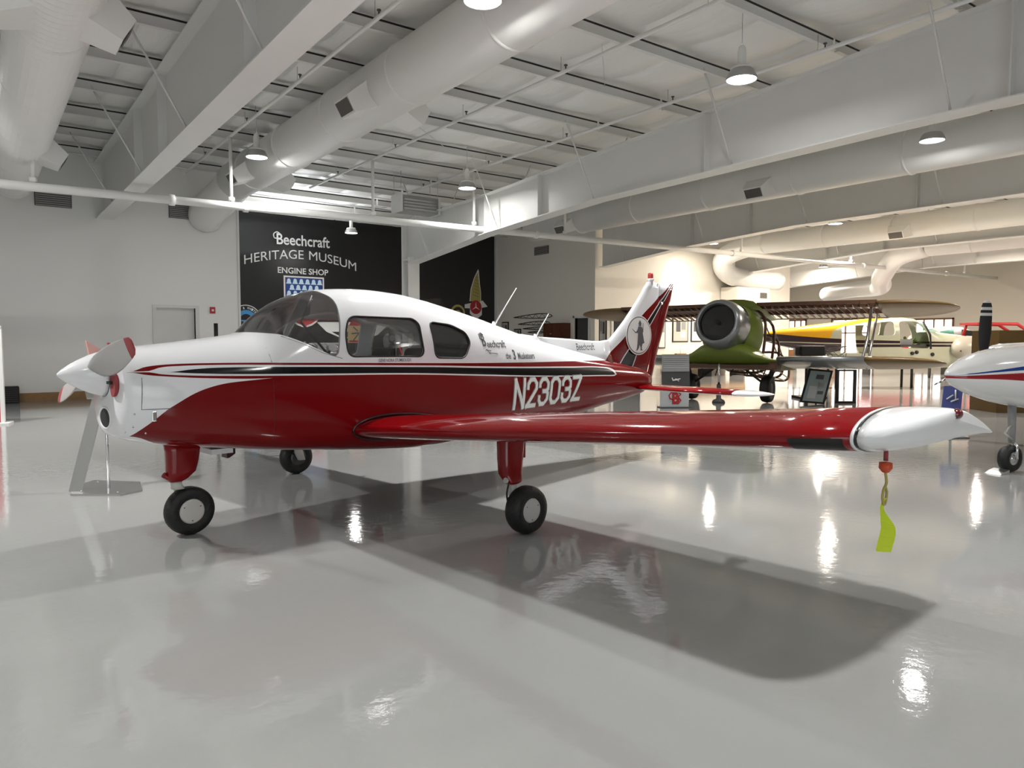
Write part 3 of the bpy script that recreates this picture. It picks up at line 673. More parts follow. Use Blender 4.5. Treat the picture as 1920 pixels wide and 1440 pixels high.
WSH = rpoly([(-1.60, 1.60), (-1.43, 1.572), (-1.30, 1.555), (-1.14, 1.49), (-1.01, 1.425), (-.90, 1.375), (-.865, 1.40), (-.80, 1.66), (-.775, 1.80), (-.78, 1.87), (-.83, 1.92), (-.86, 2.2), (-1.60, 2.2)], .03, 3)
outer = fus_mb().build('fuselage', LIV)
inner = fus_mb(-.022, x0=-1.40, x1=1.2).build('cavity', M['seat'])
def cutter(poly, a=-1.2, b=1.2): return MB().prism(poly, a, b, 'Y').build('cutter', M['white'])
cuts = [cutter(WIN1), cutter(WIN2), cutter(WSH)]
def boolean(o, c, op): md = o.modifiers.new('b', 'BOOLEAN'); md.object = c; md.operation = op; md.solver = 'EXACT'; return md
base_me = outer.data
thin = fus_mb(-.006).build('thin', M['white'])
# panes: (skin minus slightly smaller skin) intersected with each opening
def pane(name, cut, mt):
    s = fus_mb(-.004).build('tmp', mt); boolean(s, thin2, 'DIFFERENCE'); boolean(s, cut, 'INTERSECT')
    me = evalmesh(s); bpy.data.objects.remove(s)
    me.materials.clear(); me.materials.append(mt); me.polygons.foreach_set('material_index', [0] * len(me.polygons))
    if name != 'windshield':
        m2 = me.copy()
        for q, sgn in ((me, -1), (m2, 1)):
            bm = bmesh.new(); bm.from_mesh(q); bmesh.ops.delete(bm, geom=[v for v in bm.verts if v.co.y * sgn < 0], context='VERTS'); bm.to_mesh(q); bm.free()
        m2.polygons.foreach_set('use_smooth', [True] * len(m2.polygons)); o2 = bpy.data.objects.new(name, m2); COL.objects.link(o2); o2.parent = ac
    me.polygons.foreach_set('use_smooth', [True] * len(me.polygons))
    if hasattr(me, 'set_sharp_from_angle'): me.set_sharp_from_angle(angle=math.radians(40))
    o = bpy.data.objects.new(name, me); COL.objects.link(o); o.parent = ac; return o
thin2 = fus_mb(-.009, x0=-2.45, x1=4.3).build('tmp2', M['white'])
pane('windshield', cuts[2], M['canopy']); pane('cabin_window', cuts[0], M['canopy']); pane('rear_window', cuts[1], M['tint'])
for c in [inner] + cuts: boolean(outer, c, 'DIFFERENCE')
me = evalmesh(outer); outer.modifiers.clear(); outer.data = me; outer.parent = ac
me.polygons.foreach_set('use_smooth', [True] * len(me.polygons))
if hasattr(me, 'set_sharp_from_angle'): me.set_sharp_from_angle(angle=math.radians(35))
for o in [inner, thin, thin2] + cuts: bpy.data.objects.remove(o)
# window seals
for poly, nm in ((WIN1, 'window_seal'), (WIN2, 'window_seal')):
    pts = [Vector((x, side_y(x, z, .002), z)) for x, z in poly]; MB().tube(pts + [pts[0]], .008, 6, cap=(False, False)).build(nm, M['blackmat'], ac)
wp = [(-1.43, 1.572), (-1.30, 1.555), (-1.14, 1.49), (-1.01, 1.425), (-.885, 1.372), (-.84, 1.48), (-.80, 1.66), (-.775, 1.80), (-.79, 1.885)]
# cabin: coaming, panel, seats, yoke, far skin is seen through the panes
cr_ = []
for x_, top in ((-1.34, 1.50), (-1.2, 1.525), (-1.05, 1.52), (-.95, 1.50), (-.925, 1.47)):
    rg_ = []
    for f_ in (-1, -.9, -.6, 0, .6, .9, 1):
        z_ = 1.36 + (top - 1.36) * (1 - abs(f_) ** 3); rg_.append((x_, -f_ * (side_y(x_, max(z_, 1.36), -.04)), z_))
    rg_ += [(x_, side_y(x_, 1.1, -.05), 1.1), (x_, -side_y(x_, 1.1, -.05), 1.1)]
    cr_.append(rg_)
MB().loft(cr_).build('instrument_coaming', M['dgrey'], ac)
MB().lim((-1.25, -.10, 1.50), (-1.12, .12, 1.585)).build('compass_box', M['blackmat'], ac, bevel=.01)
MB().tube([(-.87, -.36, 1.40), (-1.05, -.26, 1.66), (-.93, -.23, 1.88)], .010, 8).build('wiper_strut', M['dgrey'], ac)
for sy in (-1, 1):
    st = MB(); st.lim((-.45, sy * .27 - .2, .72), (.02, sy * .27 + .2, .92)); st.build('front_seat', M['seat'], ac, bevel=.05)
    bk = MB(); bk.add([(-.02, sy * .27 - .19, .9), (-.02, sy * .27 + .19, .9), (.10, sy * .27 + .19, .9), (.10, sy * .27 - .19, .9), (.10, sy * .27 - .17, 1.44), (.10, sy * .27 + .17, 1.44), (.18, sy * .27 + .17, 1.44), (.18, sy * .27 - .17, 1.44)],
        [(0, 3, 2, 1), (4, 5, 6, 7), (0, 1, 5, 4), (2, 3, 7, 6), (1, 2, 6, 5), (0, 4, 7, 3)]); bk.build('seat_back', M['seat'], ac, bevel=.04)
    MB().tube([(-.93, sy * .27, 1.28), (-.74, sy * .27, 1.30)], .014, 8).build('yoke_shaft', M['blackmat'], ac)
    MB().tube(bez([(-.72, sy * .27 - .13, 1.42), (-.74, sy * .27 - .12, 1.31), (-.74, sy * .27, 1.28), (-.74, sy * .27 + .12, 1.31), (-.72, sy * .27 + .13, 1.42)], 5), .013, 8).build('yoke', M['blackmat'], ac)
# cowling details
MB().lathe([(.001, 0), (.08, 0)], (-2.4, 0, 1.0), 'X', 12).build('oil_cover', M['white'], ac)
# spinner and propeller
spn = MB(); spn.lathe([(.002, -2.750), (.012, -2.745), (.034, -2.722), (.070, -2.672), (.104, -2.612), (.134, -2.550), (.155, -2.49), (.163, -2.462), (.150, -2.460), (.10, -2.458)], (0, 0, 1.27), 'X', 40)
spn = spn.build('spinner', M['white'], ac)
MB().lathe([(.155, -2.462), (.168, -2.462), (.168, -2.448), (.155, -2.448)], (0, 0, 1.27), 'X', 40).build('backplate', M['black'], spn)
def blade(ph):
    rings = []; mats_ = []
    rr = [.10, .18, .28, .42, .58, .72, .82, .83, .90, .93]; ch = [.12, .15, .175, .185, .18, .16, .14, .138, .115, .07]; tw = [52, 44, 36, 29, 23, 19, 16, 16, 15, 15]; th = [.05, .035, .028, .022, .016, .012, .010, .010, .008, .006]
    for r, c, t, h in zip(rr, ch, tw, th):
        a = math.radians(t); ring_ = []
        for k in range(14):
            q = 2 * PI * k / 14; u = c / 2 * math.cos(q); w = h / 2 * math.sin(q)
            # chord mostly in the disc plane, pitched by a
            du = u * math.cos(a) + w * math.sin(a); dx = -u * math.sin(a) + w * math.cos(a)
            cy, cz = math.cos(ph), math.sin(ph)
            ring_.append((-2.535 + dx, -(r * cy - du * cz), 1.27 + r * cz + du * cy))
        rings.append(ring_)
    o = MB().loft(rings, mf=lambda i, j: 1 if i >= 6 else 0).build('propeller_blade', [M['grey_blade'], M['plug']], spn); tag(o, 'light grey blade with a faded red tip'); return o
M['grey_blade'] = mat('blade_grey', (.42, .41, .40), .35)
blade(math.radians(13)); blade(math.radians(193))
cuff = MB().lathe([(.070, -.0), (.082, .02)], (0, 0, 0), 'Z', 20)
# nose intakes
def oval(cy, cz, ry, rz, x, m, nm, par=ac, tilt=0, d=.03):
    mb = MB(); r = []
    for dx, s in ((0, 1), (d, .9)): r.append([(x(cy + ry * s * math.cos(a), cz) + dx if callable(x) else x + dx, cy + ry * s * math.cos(a), cz + rz * s * math.sin(a)) for a in np.linspace(0, 2 * PI, 29)[:-1]])
    return mb.loft(r).build(nm, m, par)
for sy in (-1, 1):
    oval(sy * .255, 1.20, .055, .085, -2.475, M['plug'], 'intake_plug'); MB().box((-2.48, sy * .23, 1.215), (.03, .07, .02)).build('plug_strap', M['blackmat'], ac)
oval(0, 1.0, .0, .0, -2.46, M['black'], 'seam') if False else None
lo = MB(); pts = [(-2.463, y, z) for y, z in [(-.03 + .125 * math.cos(a), .955 + .075 * math.sin(a)) for a in np.linspace(0, 2 * PI, 25)[:-1]]]
lo.loft([pts, [(p[0] + .04, p[1], p[2]) for p in pts]]).build('lower_inlet', M['blackmat'], ac)
rim = MB(); rim.tube([Vector(p) for p in pts] + [Vector(pts[0])], .008, 6, cap=(False, False)); rim.build('inlet_rim', M['white'], ac)
M['plug_pale'] = mat('pale_foam', (.62, .34, .30), .8)
for pts_, m_ in (([(-2.50, 1.40), (-2.52, 1.505), (-2.41, 1.43)], 'plug_pale'), ([(-2.36, 1.42), (-2.375, 1.49), (-2.31, 1.475), (-2.28, 1.42)], 'red2')):
    MB().prism(pts_, .16, .19, 'Y').build('plug_flag', M[m_], ac)
# cowl panel lines, latch, fasteners
def skinline(pts, r=.0025, m='dgrey', nm='panel_line'):
    P = []
    for (xa, za), (xb, zb) in zip(pts[:-1], pts[1:]):
        n = max(2, int(math.hypot(xb - xa, zb - za) / .05))
        P += [(xa + (xb - xa) * k / n, za + (zb - za) * k / n) for k in range(n)]
    P.append(pts[-1]); MB().tube([(x, side_y(x, z, .0), z) for x, z in P], r, 5).build(nm, M[m], ac)
skinline([(-2.33, 1.25), (-2.34, 1.03), (-2.13, 1.03)]); skinline([(-1.43, 1.56), (-1.42, 1.34)]); skinline([(-1.43, 1.20), (-1.43, .75)], .0015, 'maroon')
skinline([(-.84, 1.36), (-1.01, 1.41), (-1.14, 1.475), (-1.3, 1.54)], .003, 'grey', 'windshield_trim')
MB().box((-2.265, side_y(-2.265, .98), .98), (.03, .012, .07)).build('latch', M['chrome'], ac, bevel=.004)
for x, z in ((-2.38, 1.0), (-2.38, .91), (-2.41, .87), (-2.30, .86)): MB().lathe([(.0, -.004), (.007, -.002), (.008, .0)], (x, side_y(x, z), z), 'Y', 10).build('fastener', M['chrome'], ac)
# wings
def airfoil(c, t, n=30, camber=.02):
    pts = []
    for k in range(2 * n):
        q = k / n if k <= n else (2 * n - k) / n
        x = .5 * (1 - math.cos(PI * q)); yt = 5 * t * (.2969 * math.sqrt(x) - .126 * x - .3516 * x * x + .2843 * x**3 - .1036 * x**4)
        yc = camber * 4 * x * (1 - x); s = 1 if k <= n else -1
        pts.append((x * c, (yc + s * yt) * c))
    return pts
def lift(v, tip=4.42): return .735 + (v - .5) * .0815
def wing(sy):
    NV = 2 * 30
    secs = [(v, -.75, 1.34, .143, lift(v)) for v in (.30, .6, 1.2, 1.8, 2.4, 3.0, 3.6, 4.2, 4.53)]
    def mk(secs, name, mf, mats, sm=True, nn=30):
        rings = []
        for sc_ in secs:
            v, le, c, t, z = sc_[:5]; inc = math.radians(sc_[5] if len(sc_) > 5 else 3.0 - 2.0 * (v / 4.7))
            rings.append([(le + x * math.cos(inc) + zz * math.sin(inc), sy * -v * -1 * -1 if False else -sy * v, z + zz * math.cos(inc) - (x - .3 * c) * math.sin(inc)) for x, zz in airfoil(c, t, nn)])
        return MB().loft(rings, mf=mf).build(name, mats, ac)
    # ring index: 0..n upper from the leading edge back, n..2n lower coming forward
    def mf(i, j): return 1 if 31 <= j <= 52 else 0
    w = mk(secs, 'wing', mf, [M['red'], M['white']])
    tag(w, 'red wing with white underside')
    mk([(4.53, -.752, 1.344, .146, lift(4.53)), (4.545, -.752, 1.344, .146, lift(4.545))], 'wing_tip_band', None, M['white'])
    mk([(4.545, -.75, 1.342, .146, lift(4.545)), (4.56, -.75, 1.342, .146, lift(4.56))], 'wing_tip_seal', None, M['black'])
    tips = [(4.56, -.75, 1.34, .143, lift(4.56)), (4.60, -.735, 1.32, .145, lift(4.60), 1.2), (4.65, -.70, 1.28, .148, lift(4.65) + .002, 2.2), (4.69, -.65, 1.22, .150, lift(4.69) + .004, 3.5), (4.73, -.57, 1.13, .148, lift(4.73) + .009, 5),
            (4.765, -.46, 1.01, .138, lift(4.76) + .016, 7.5), (4.79, -.33, .875, .112, lift(4.78) + .024, 9.5), (4.80, -.23, .77, .06, lift(4.79) + .032, 11)]
    wt = mk(tips, 'wing_tip', None, M['white']); tag(wt, 'white drooped wing tip')
    return w
wl_ = wing(1); wr_ = wing(-1)
# root fairing: dark seal around the left wing root
pts = [(-.757 + x, side_y(max(-.757 + x, -2), lift(.56) + zz * 1.02 - (x - .4) * .05, .006), lift(.56) + zz * 1.04 - (x - .4) * .05) for x, zz in airfoil(1.36, .155, 20)]
MB().tube(pts + [pts[0]], .012, 6, cap=(False, False)).build('wing_root_seal', M['maroon'], ac)
# landing light, nav light, aileron line, rivets
z35 = lift(4.0)
ll = MB(); 
rings = []
for v in (4.25, 4.50):
    inc = math.radians(3 - 2 * v / 4.7); rg = []
    for x, zz in airfoil(1.34, .143, 30)[:1] + airfoil(1.34, .143, 30)[-6:][::-1]:
        rg.append((-.755 + x, -v, lift(v) + zz * 1.02 + .4 * math.sin(inc)))
    rings.append(rg)
ll.loft(rings, closed=False).build('landing_light_panel', M['blackmat'], ac, fix=False)
MB().lathe([(.0, -.045), (.02, -.035), (.027, 0), (.02, .035), (.0, .045)], (-.16, -4.795, lift(4.79) + .075), 'X', 14).build('navigation_light', mat('red_lens', (.10, .005, .01), .1, coat=1), ac)
for k in range(6):
    v = 4.02 + .085 * k; MB().lathe([(.0, .004), (.006, .002), (.007, 0)], (-.66, -v, lift(v) + .105), 'Z', 8).build('rivet', M['chrome'], ac)
# tie-down ring with red clip and yellow ribbon under the left tip
MB().tube([(-.50, -4.60, lift(4.6) - .07), (-.50, -4.60, lift(4.6) - .115)], .010, 10).build('tie_down_plug', M['plug'], ac)
rb_ = thing('warning_ribbon', 'yellow ribbon on an orange plug hanging under the white wing tip', 'ribbon', tuple(Matrix.Rotation(AC_R, 3, 'Z') @ Vector((-.50, -4.60, lift(4.6) - .118)) + AC_O))
MB().lathe([(.0, 0), (.028, -.005), (.030, -.03), (.015, -.05), (0, -.055)], n=14).build('plug', mat('orange_plug', (.55, .07, .02), .4), rb_)
MB().tube(bez([(0, 0, -.05), (.012, 0, -.10), (-.012, 0, -.13), (-.02, 0, -.17), (.0, 0, -.20), (.018, 0, -.15), (.005, 0, -.12)], 5), .006, 6).build('cord', M['gold'], rb_)
st_ = bez([(.005, 0, -.17), (-.004, .01, -.22), (.012, 0, -.27), (.022, -.01, -.32), (.0, 0, -.42)], 5); a_ = []
for i, p in enumerate(st_):
    w_ = .008 + .024 * min(1, i / len(st_) * 1.3); R = Matrix.Rotation(-YAW - AC_R * 0 + .6 * math.sin(i * .3), 3, 'Z'); q_ = R @ Vector((w_, 0, 0)); a_.append((p - q_, p + q_))
MB().loft([[x + Vector((0, .001, 0)) for x in p] + [x - Vector((0, .001, 0)) for x in p[::-1]] for p in a_], smooth=False).build('ribbon', M['lyellow'], rb_)
# flap / aileron hinge brackets under the wing
for x, v in ((.42, 1.05), (.52, 2.75)):
    for sy in (-1, 1):
        MB().prism([(x - .02, lift(v) - .06), (x + .22, lift(v) - .06), (x + .20, lift(v) - .17), (x + .16, lift(v) - .18)], -sy * v - .012, -sy * v + .012, 'Y').build('hinge_bracket', M['red'], ac)
MB().tube(bez([(.3, -3.1, lift(3.1) - .10), (.3, -3.1, lift(3.1) - .14), (.33, -3.1, lift(3.1) - .165), (.36, -3.1, lift(3.1) - .14), (.34, -3.1, lift(3.1) - .10)], 4), .005, 6).build('tie_down_ring', M['blackmat'], ac)
# ---- landing gear
def wheel(x, y, r=.188, w=.14, par=ac, face=-1):
    t = MB(); t.lathe([(r * .52, -w * .42), (r * .70, -w * .5), (r * .90, -w * .44), (r * .985, -w * .22), (r, 0), (r * .985, w * .22), (r * .90, w * .44), (r * .70, w * .5), (r * .52, w * .42)], (x, y, r), 'Y', 40)
    ty = t.build('tyre', M['rubber'], par)
    h = MB(); h.lathe([(.0, -w * .44), (r * .42, -w * .45), (r * .50, -w * .42), (r * .54, -w * .30), (r * .54, w * .30), (r * .50, w * .42), (r * .42, w * .45), (0, w * .44)], (x, y, r), 'Y', 32)
    hb_ = h.build('wheel_hub', M['hub'] if y < .5 else M['darkmetal'], ty)
    for k in range(3): a = 2 * PI * k / 3 + .5; MB().lathe([(0, -w * .455), (.005, -w * .455), (.006, -w * .44)], (x + r * .38 * math.cos(a), y, r + r * .38 * math.sin(a)), 'Y', 8).build('screw', M['darkmetal'], hb_)
    return ty
# nose leg
def leg(name, rings, m='red'):
    rr = []
    for cx, cy, z, lx, ly in rings:
        rr.append([(cx + lx * math.copysign(abs(math.cos(a)) ** .6, math.cos(a)), cy + ly * math.copysign(abs(math.sin(a)) ** .6, math.sin(a)), z) for a in np.linspace(0, 2 * PI, 21)[:-1]])
    return MB().loft(rr).build(name, M[m], ac)
leg('nose_leg', [(-1.925, 0, .74, .135, .075), (-1.925, 0, .66, .125, .072), (-1.93, 0, .58, .118, .07), (-1.94, 0, .50, .108, .065), (-1.97, 0, .45, .075, .06), (-1.985, 0, .43, .05, .05)])
leg('nose_strut', [(-1.985, 0, .46, .04, .04), (-1.975, 0, .40, .038, .038), (-1.965, 0, .37, .045, .05)], 'hub')
MB().tube([(-2.07, 0, .49), (-2.03, 0, .46), (-1.99, 0, .45)], .022, 8).build('tow_pin', M['red'], ac)
for sy in (1,): MB().tube(bez([(-1.965, sy * .03, .38), (-1.95, sy * .085, .34), (-1.92, sy * .092, .26), (-1.883, sy * .092, .188)], 5), .016, 8).build('fork_arm', M['hub'], ac)
nw = wheel(-1.883, 0, .188, .14)
MB().prism([(-1.60, .70), (-1.53, .70), (-1.53, .60), (-1.58, .57), (-1.60, .57)], -.05, .05, 'Y').build('exhaust_shroud', M['maroon'], ac)
MB().lim((-1.75, -.12, .62), (-1.58, .12, .66)).build('belly_fairing', M['white'], ac)
for sy in (-1, 1):
    y0 = -sy * 1.64; y1 = -sy * 1.72
    leg('main_leg', [(.02, y0, .86, .125, .075), (.01, y0, .74, .12, .072), (-.01, y0 - sy * .015, .58, .112, .068), (-.025, y0 - sy * .03, .46, .10, .062), (-.04, y1, .40, .075, .055), (-.05, y1, .385, .05, .045)])
    MB().lim((.125, y0 - .015, .56), (.165, y0 + .015, .78)).build('gear_door', M['red'], ac)
    leg('oleo_strut', [(-.05, y1, .41, .035, .035), (-.04, y1 + sy * .0, .33, .032, .032), (-.02, y1, .25, .05, .03), (0, y1 + sy * .02, .17, .04, .03)], 'hub')
    MB().tube([(-.13, y1, .42), (-.04, y1, .40)], .022, 8).build('drag_link', M['hub'], ac)
    MB().tube(bez([(-.12, y1 - sy * .03, .40), (-.15, y1 - sy * .04, .32), (-.13, y1 - sy * .04, .25), (-.06, y1 - sy * .03, .235)], 5), .008, 6).build('brake_hose', M['blackmat'], ac)
    wheel(0, -sy * 1.825, .188, .15)
# ---- dorsal fin, fin, rudder, stabilator
def plate(poly, hw, name, m, par=ac, taper=None):      # vertical surface with thickness, poly in (x, z); tapering to its edges
    bm = bmesh.new(); fs = []
    n = len(poly); cx = sum(p[0] for p in poly) / n; cz = sum(p[1] for p in poly) / n
    mb = MB(); R = []
    for y, s in ((-hw * .25, 1.0), (-hw, .90), (hw, .90), (hw * .25, 1.0)): R.append([(cx + (x - cx) * s, y, cz + (z - cz) * s) for x, z in poly])
    bm.free(); return mb.loft(R, smooth=False).build(name, m, par)
def finmat():
    m = bpy.data.materials.new('fin_livery'); m.use_nodes = True; nt = m.node_tree; b = nt.nodes['Principled BSDF']
    b.inputs['Roughness'].default_value = .12; b.inputs['Specular IOR Level'].default_value = .4; b.inputs['Coat Weight'].default_value = .0; b.inputs['Coat Roughness'].default_value = .03
    tc = nt.nodes.new('ShaderNodeTexCoord'); s = nt.nodes.new('ShaderNodeSeparateXYZ'); nt.links.new(tc.outputs['Object'], s.inputs[0]); X, Z = s.outputs[0], s.outputs[2]
    C = lambda pts: curve_node(nt, Z, pts, 0, 3, 6)      # boundary x as a function of z
    A = C([(0, 2.2), (1.26, 3.23), (1.53, 3.64), (1.86, 4.08), (2.12, 4.50), (2.29, 4.75), (2.6, 5.1)])
    K0 = C([(0, 2.4), (1.19, 3.56), (1.74, 4.17), (2.27, 4.78), (2.6, 5.15)]); K1 = C([(0, 2.9), (1.12, 3.81), (1.63, 4.17), (1.75, 4.29), (2.29, 4.83), (2.6, 5.2)])
    def sh(o, d): return cmp(nt, o, d, 'ADD')
    col = mixc(nt, cmp(nt, X, A), CW, CR); col = mixc(nt, cmp(nt, X, sh(K0, -.025)), col, CW); col = mixc(nt, cmp(nt, X, K0), col, CK); col = mixc(nt, cmp(nt, X, K1), col, CW); col = mixc(nt, cmp(nt, X, sh(K1, .02)), col, CR)
    top = cmp(nt, Z, 1.0, 'LESS_THAN'); col = mixc(nt, top, col, CR)
    nt.links.new(col, b.inputs['Base Color']); return m
FIN = finmat()
def finloft(secs, name):           # secs: z, leading x, trailing x, half thickness
    rings = []
    for z, a, b, h in secs:
        c = b - a; r = []
        for k in range(28):
            q = 2 * PI * k / 28; u = .5 - .5 * math.cos(q); s = math.sin(q)
            r.append((a + c * u, -h * s * (1.15 - .75 * u) if abs(s) > 1e-6 else 0, z))
        rings.append(r)
    return MB().loft(rings).build(name, FIN, ac)
fin = finloft([(1.00, 3.2, 4.20, .06), (1.20, 3.0, 4.28, .06), (1.30, 2.80, 4.31, .055), (1.40, 3.12, 4.34, .052), (1.46, 3.27, 4.365, .050), (1.52, 3.38, 4.39, .05), (1.60, 3.49, 4.42, .05), (1.78, 3.71, 4.495, .047), (2.0, 3.94, 4.60, .043), (2.10, 4.04, 4.50, .040), (2.22, 4.14, 4.50, .036), (2.30, 4.22, 4.50, .030)], 'fin')
rud = finloft([(.93, 4.20, 4.33, .03), (1.13, 4.29, 4.40, .03), (1.4, 4.35, 4.50, .03), (1.8, 4.51, 4.67, .028), (2.04, 4.62, 4.77, .025), (2.06, 4.50, 4.79, .028), (2.2, 4.50, 4.83, .026), (2.305, 4.52, 4.86, .022)], 'rudder')
# thin dorsal spine ahead of the fin
rings = []
for x, zb_, zt_, h in ((1.75, 1.5, 1.585, .01), (2.1, 1.4, 1.552, .022), (2.6, 1.3, 1.53, .03), (3.0, 1.2, 1.507, .036), (3.2, 1.2, 1.503, .045), (3.36, 1.2, 1.52, .05)):
    rings.append([(x, -h * 2.2, zb_), (x, -h, (zb_ + zt_) / 2), (x, -h * .6, zt_ - .02), (x, -h * .25, zt_), (x, h * .25, zt_), (x, h * .6, zt_ - .02), (x, h, (zb_ + zt_) / 2), (x, h * 2.2, zb_)])
MB().loft(rings).build('dorsal_fillet', FIN, ac)
bq = MB(); bq.lathe([(.036, 0), (.036, .05), (.05, .06), (.05, .075), (.036, .08)], (4.30, 0, 2.27), 'Z', 20, cap=(True, True)); bq.build('beacon_mount', M['white'], ac)
MB().lathe([(.036, 0), (.038, .05), (.03, .075), (.0, .08)], (4.30, 0, 2.35), 'Z', 20).build('beacon', M['red2'], ac)
MB().tube([(4.36, -.01, 2.20), (4.52, -.02, 2.36)], .004, 6).build('vor_antenna', M['metal'], ac)
for (x, z), (x2, z2) in (((1.37, 1.68), (1.72, 2.09)), ((2.02, 1.55), (2.25, 1.82))):
    an = MB().tube([(x, 0, z - .02), (x2, 0, z2)], [.009, .004], 8).build('whip_antenna', M['white'], ac)
    MB().lathe([(.03, 0), (.02, .02), (.010, .045)], (x, 0, z - .01), 'Z', 12).build('antenna_foot', M['white'], an)
def stab(sy):
    rings = []
    for v, le, te, t in ((.04, 3.86, 4.60, .10), (.7, 3.88, 4.61, .10), (1.43, 3.93, 4.62, .10)):
        c = te - le; rings.append([(le + x, -sy * v, .890 - .012 * v + z) for x, z in airfoil(c, t, 16, 0)])
    MB().loft(rings, mf=lambda i, j: 1 if 17 <= j <= 29 else 0).build('stabilator', [M['red'], M['white']], ac)
    rings = []
    for v, le, te, t, dz in ((1.43, 3.928, 4.622, .105, 0), (1.50, 3.96, 4.62, .10, -.004), (1.57, 4.04, 4.62, .09, -.012), (1.62, 4.17, 4.62, .07, -.02), (1.645, 4.34, 4.63, .04, -.03)):
        c = te - le; rings.append([(le + x, -sy * v, .890 - .012 * v + z + dz) for x, z in airfoil(c, t, 16, 0)])
    MB().loft(rings).build('stabilator_tip', M['white'], ac)
stab(1); stab(-1)
# ---- lettering and badge on the left side
def side_text(txt, x, z, w, h, m, nm='lettering', slope=0, off=.003, **k):
    def fn(a, b): X_, Z_ = x + a, z + b + slope * a; return Vector((X_, side_y(X_, Z_, off), Z_))
    return text_mesh(txt, nm, fn, m, ac, fit=(w, h), **k)
GL = {'N': [[(0, 0), (0, 1)], [(0, 1), (1, 0)], [(1, 0), (1, 1)]], '2': [[(0, .70), (0, .83), (.28, 1), (.72, 1), (1, .83), (1, .64), (0, .0)], [(0, 0), (1, 0)]],
      '3': [[(0, .74), (0, .83), (.28, 1), (.72, 1), (1, .83), (1, .60), (.80, .51), (.46, .51)], [(.80, .51), (1, .42), (1, .17), (.72, 0), (.28, 0), (0, .17), (0, .28)]],
      '0': [[(.5, 0), (.28, 0), (0, .17), (0, .83), (.28, 1), (.72, 1), (1, .83), (1, .17), (.72, 0), (.5, 0)]], 'Z': [[(0, 1), (1, 1)], [(1, 1), (0, 0)], [(0, 0), (1, 0)]]}
def ribbon(mb, pts, hw, ext, off):       # constant-width stroke laid on the left skin
    P = [Vector(p) for p in pts]; d0 = (P[1] - P[0]).normalized(); d1 = (P[-1] - P[-2]).normalized(); P[0] = P[0] - d0 * ext; P[-1] = P[-1] + d1 * ext
    L, R = [], []
    for k, p in enumerate(P):
        a = (P[k] - P[k - 1]).normalized() if k else None; b = (P[k + 1] - P[k]).normalized() if k < len(P) - 1 else None
        a = a or b; b = b or a; t = (a + b).normalized(); n = Vector((-t.y, t.x)); s_ = hw / max(n.dot(Vector((-a.y, a.x))), .45); L.append(p + n * s_); R.append(p - n * s_)
    for k in range(len(P) - 1):
        for q in range(5):
            f = [L[k].lerp(L[k + 1], q / 5), L[k].lerp(L[k + 1], (q + 1) / 5), R[k].lerp(R[k + 1], (q + 1) / 5), R[k].lerp(R[k + 1], q / 5)]
            mb.add([(v.x, side_y(v.x, v.y, off), v.y) for v in f], [(0, 1, 2, 3)])
LW, LH, GX = .152, .285, .217
for c, (ch, x0_) in enumerate(zip('N2303Z', [1.245 + GX * k for k in range(6)])):
    z0_ = .812 + .004 * c; ch_h = LH - .006 * c; par_ = None
    for hw_, off, m_, nm in ((.0345, .004, M['hub'], 'registration_letter'), (.0300, .007, M['ink'], 'letter_outline'), (.0265, .010, M['lettering'], 'letter_face')):
        mb = MB()
        for st_ in GL[ch]: ribbon(mb, [(x0_ + LW * x + .05 * y * .5, z0_ + ch_h * y) for x, y in st_], hw_ * .82, hw_ * .78, off)
        o_ = mb.build(nm, m_, par_ or ac, fix=False)
        if par_ is None: par_ = o_
side_text('B', .845, 1.51, .06, .12, M['ink'], bold=.02); side_text('eechcraft', 1.04, 1.475, .31, .075, M['ink'], bold=.014)
MB().tube([(x, side_y(x, z, .001), z) for x, z in ((.835, 1.52), (.80, 1.525), (.80, 1.57), (.835, 1.585), (.865, 1.565))], .006, 5).build('letter_swash', M['ink'], ac)
side_text('the', 1.195, 1.352, .085, .062, M['ink'], bold=.014); side_text('3', 1.30, 1.362, .045, .105, M['ink'], bold=.02); side_text('Musketeers', 1.515, 1.348, .30, .068, M['ink'], bold=.014)
for a_, b_ in (((.84, 1.415), (.93, 1.408)), ((.86, 1.425), (.91, 1.375)), ((.90, 1.385), (1.03, 1.378))): MB().tube([(x, side_y(x, z, .0), z) for x, z in (a_, b_)], .003, 5).build('script_mark', M['ink'], ac)
side_text('GENE NORA STUMBOUGH', -.33, 1.338, .34, .028, M['ink'], bold=.005)
def fin_text(txt, x, z, w, h): return text_mesh(txt, 'lettering', lambda a, b: Vector((x + a, side_y(x + a, z + b, .004), z + b)), M['ink'], ac, fit=(w, h), bold=.008)
def dor_text(txt, x, z, w, h, nm='lettering'): return text_mesh(txt, nm, lambda a, b: Vector((x + a, -.062 - (1.50 - z - b) * .25, z + b)), M['ink'], ac, fit=(w, h), bold=.01)
dor_text('Beechcraft', 2.83, 1.435, .34, .085)
def ovald(rx, rz, y, m, nm): return MB().prism([(3.965 + rx * math.cos(a), 1.58 + rz * math.sin(a)) for a in np.linspace(0, 2 * PI, 41)[:-1]], -y, -y + .003, 'Y').build(nm, m, ac)
ovald(.285, .262, .058, M['lettering'], 'badge_edge'); ovald(.268, .247, .060, M['ink'], 'badge_ring'); ovald(.256, .235, .062, M['lettering'], 'badge_field')
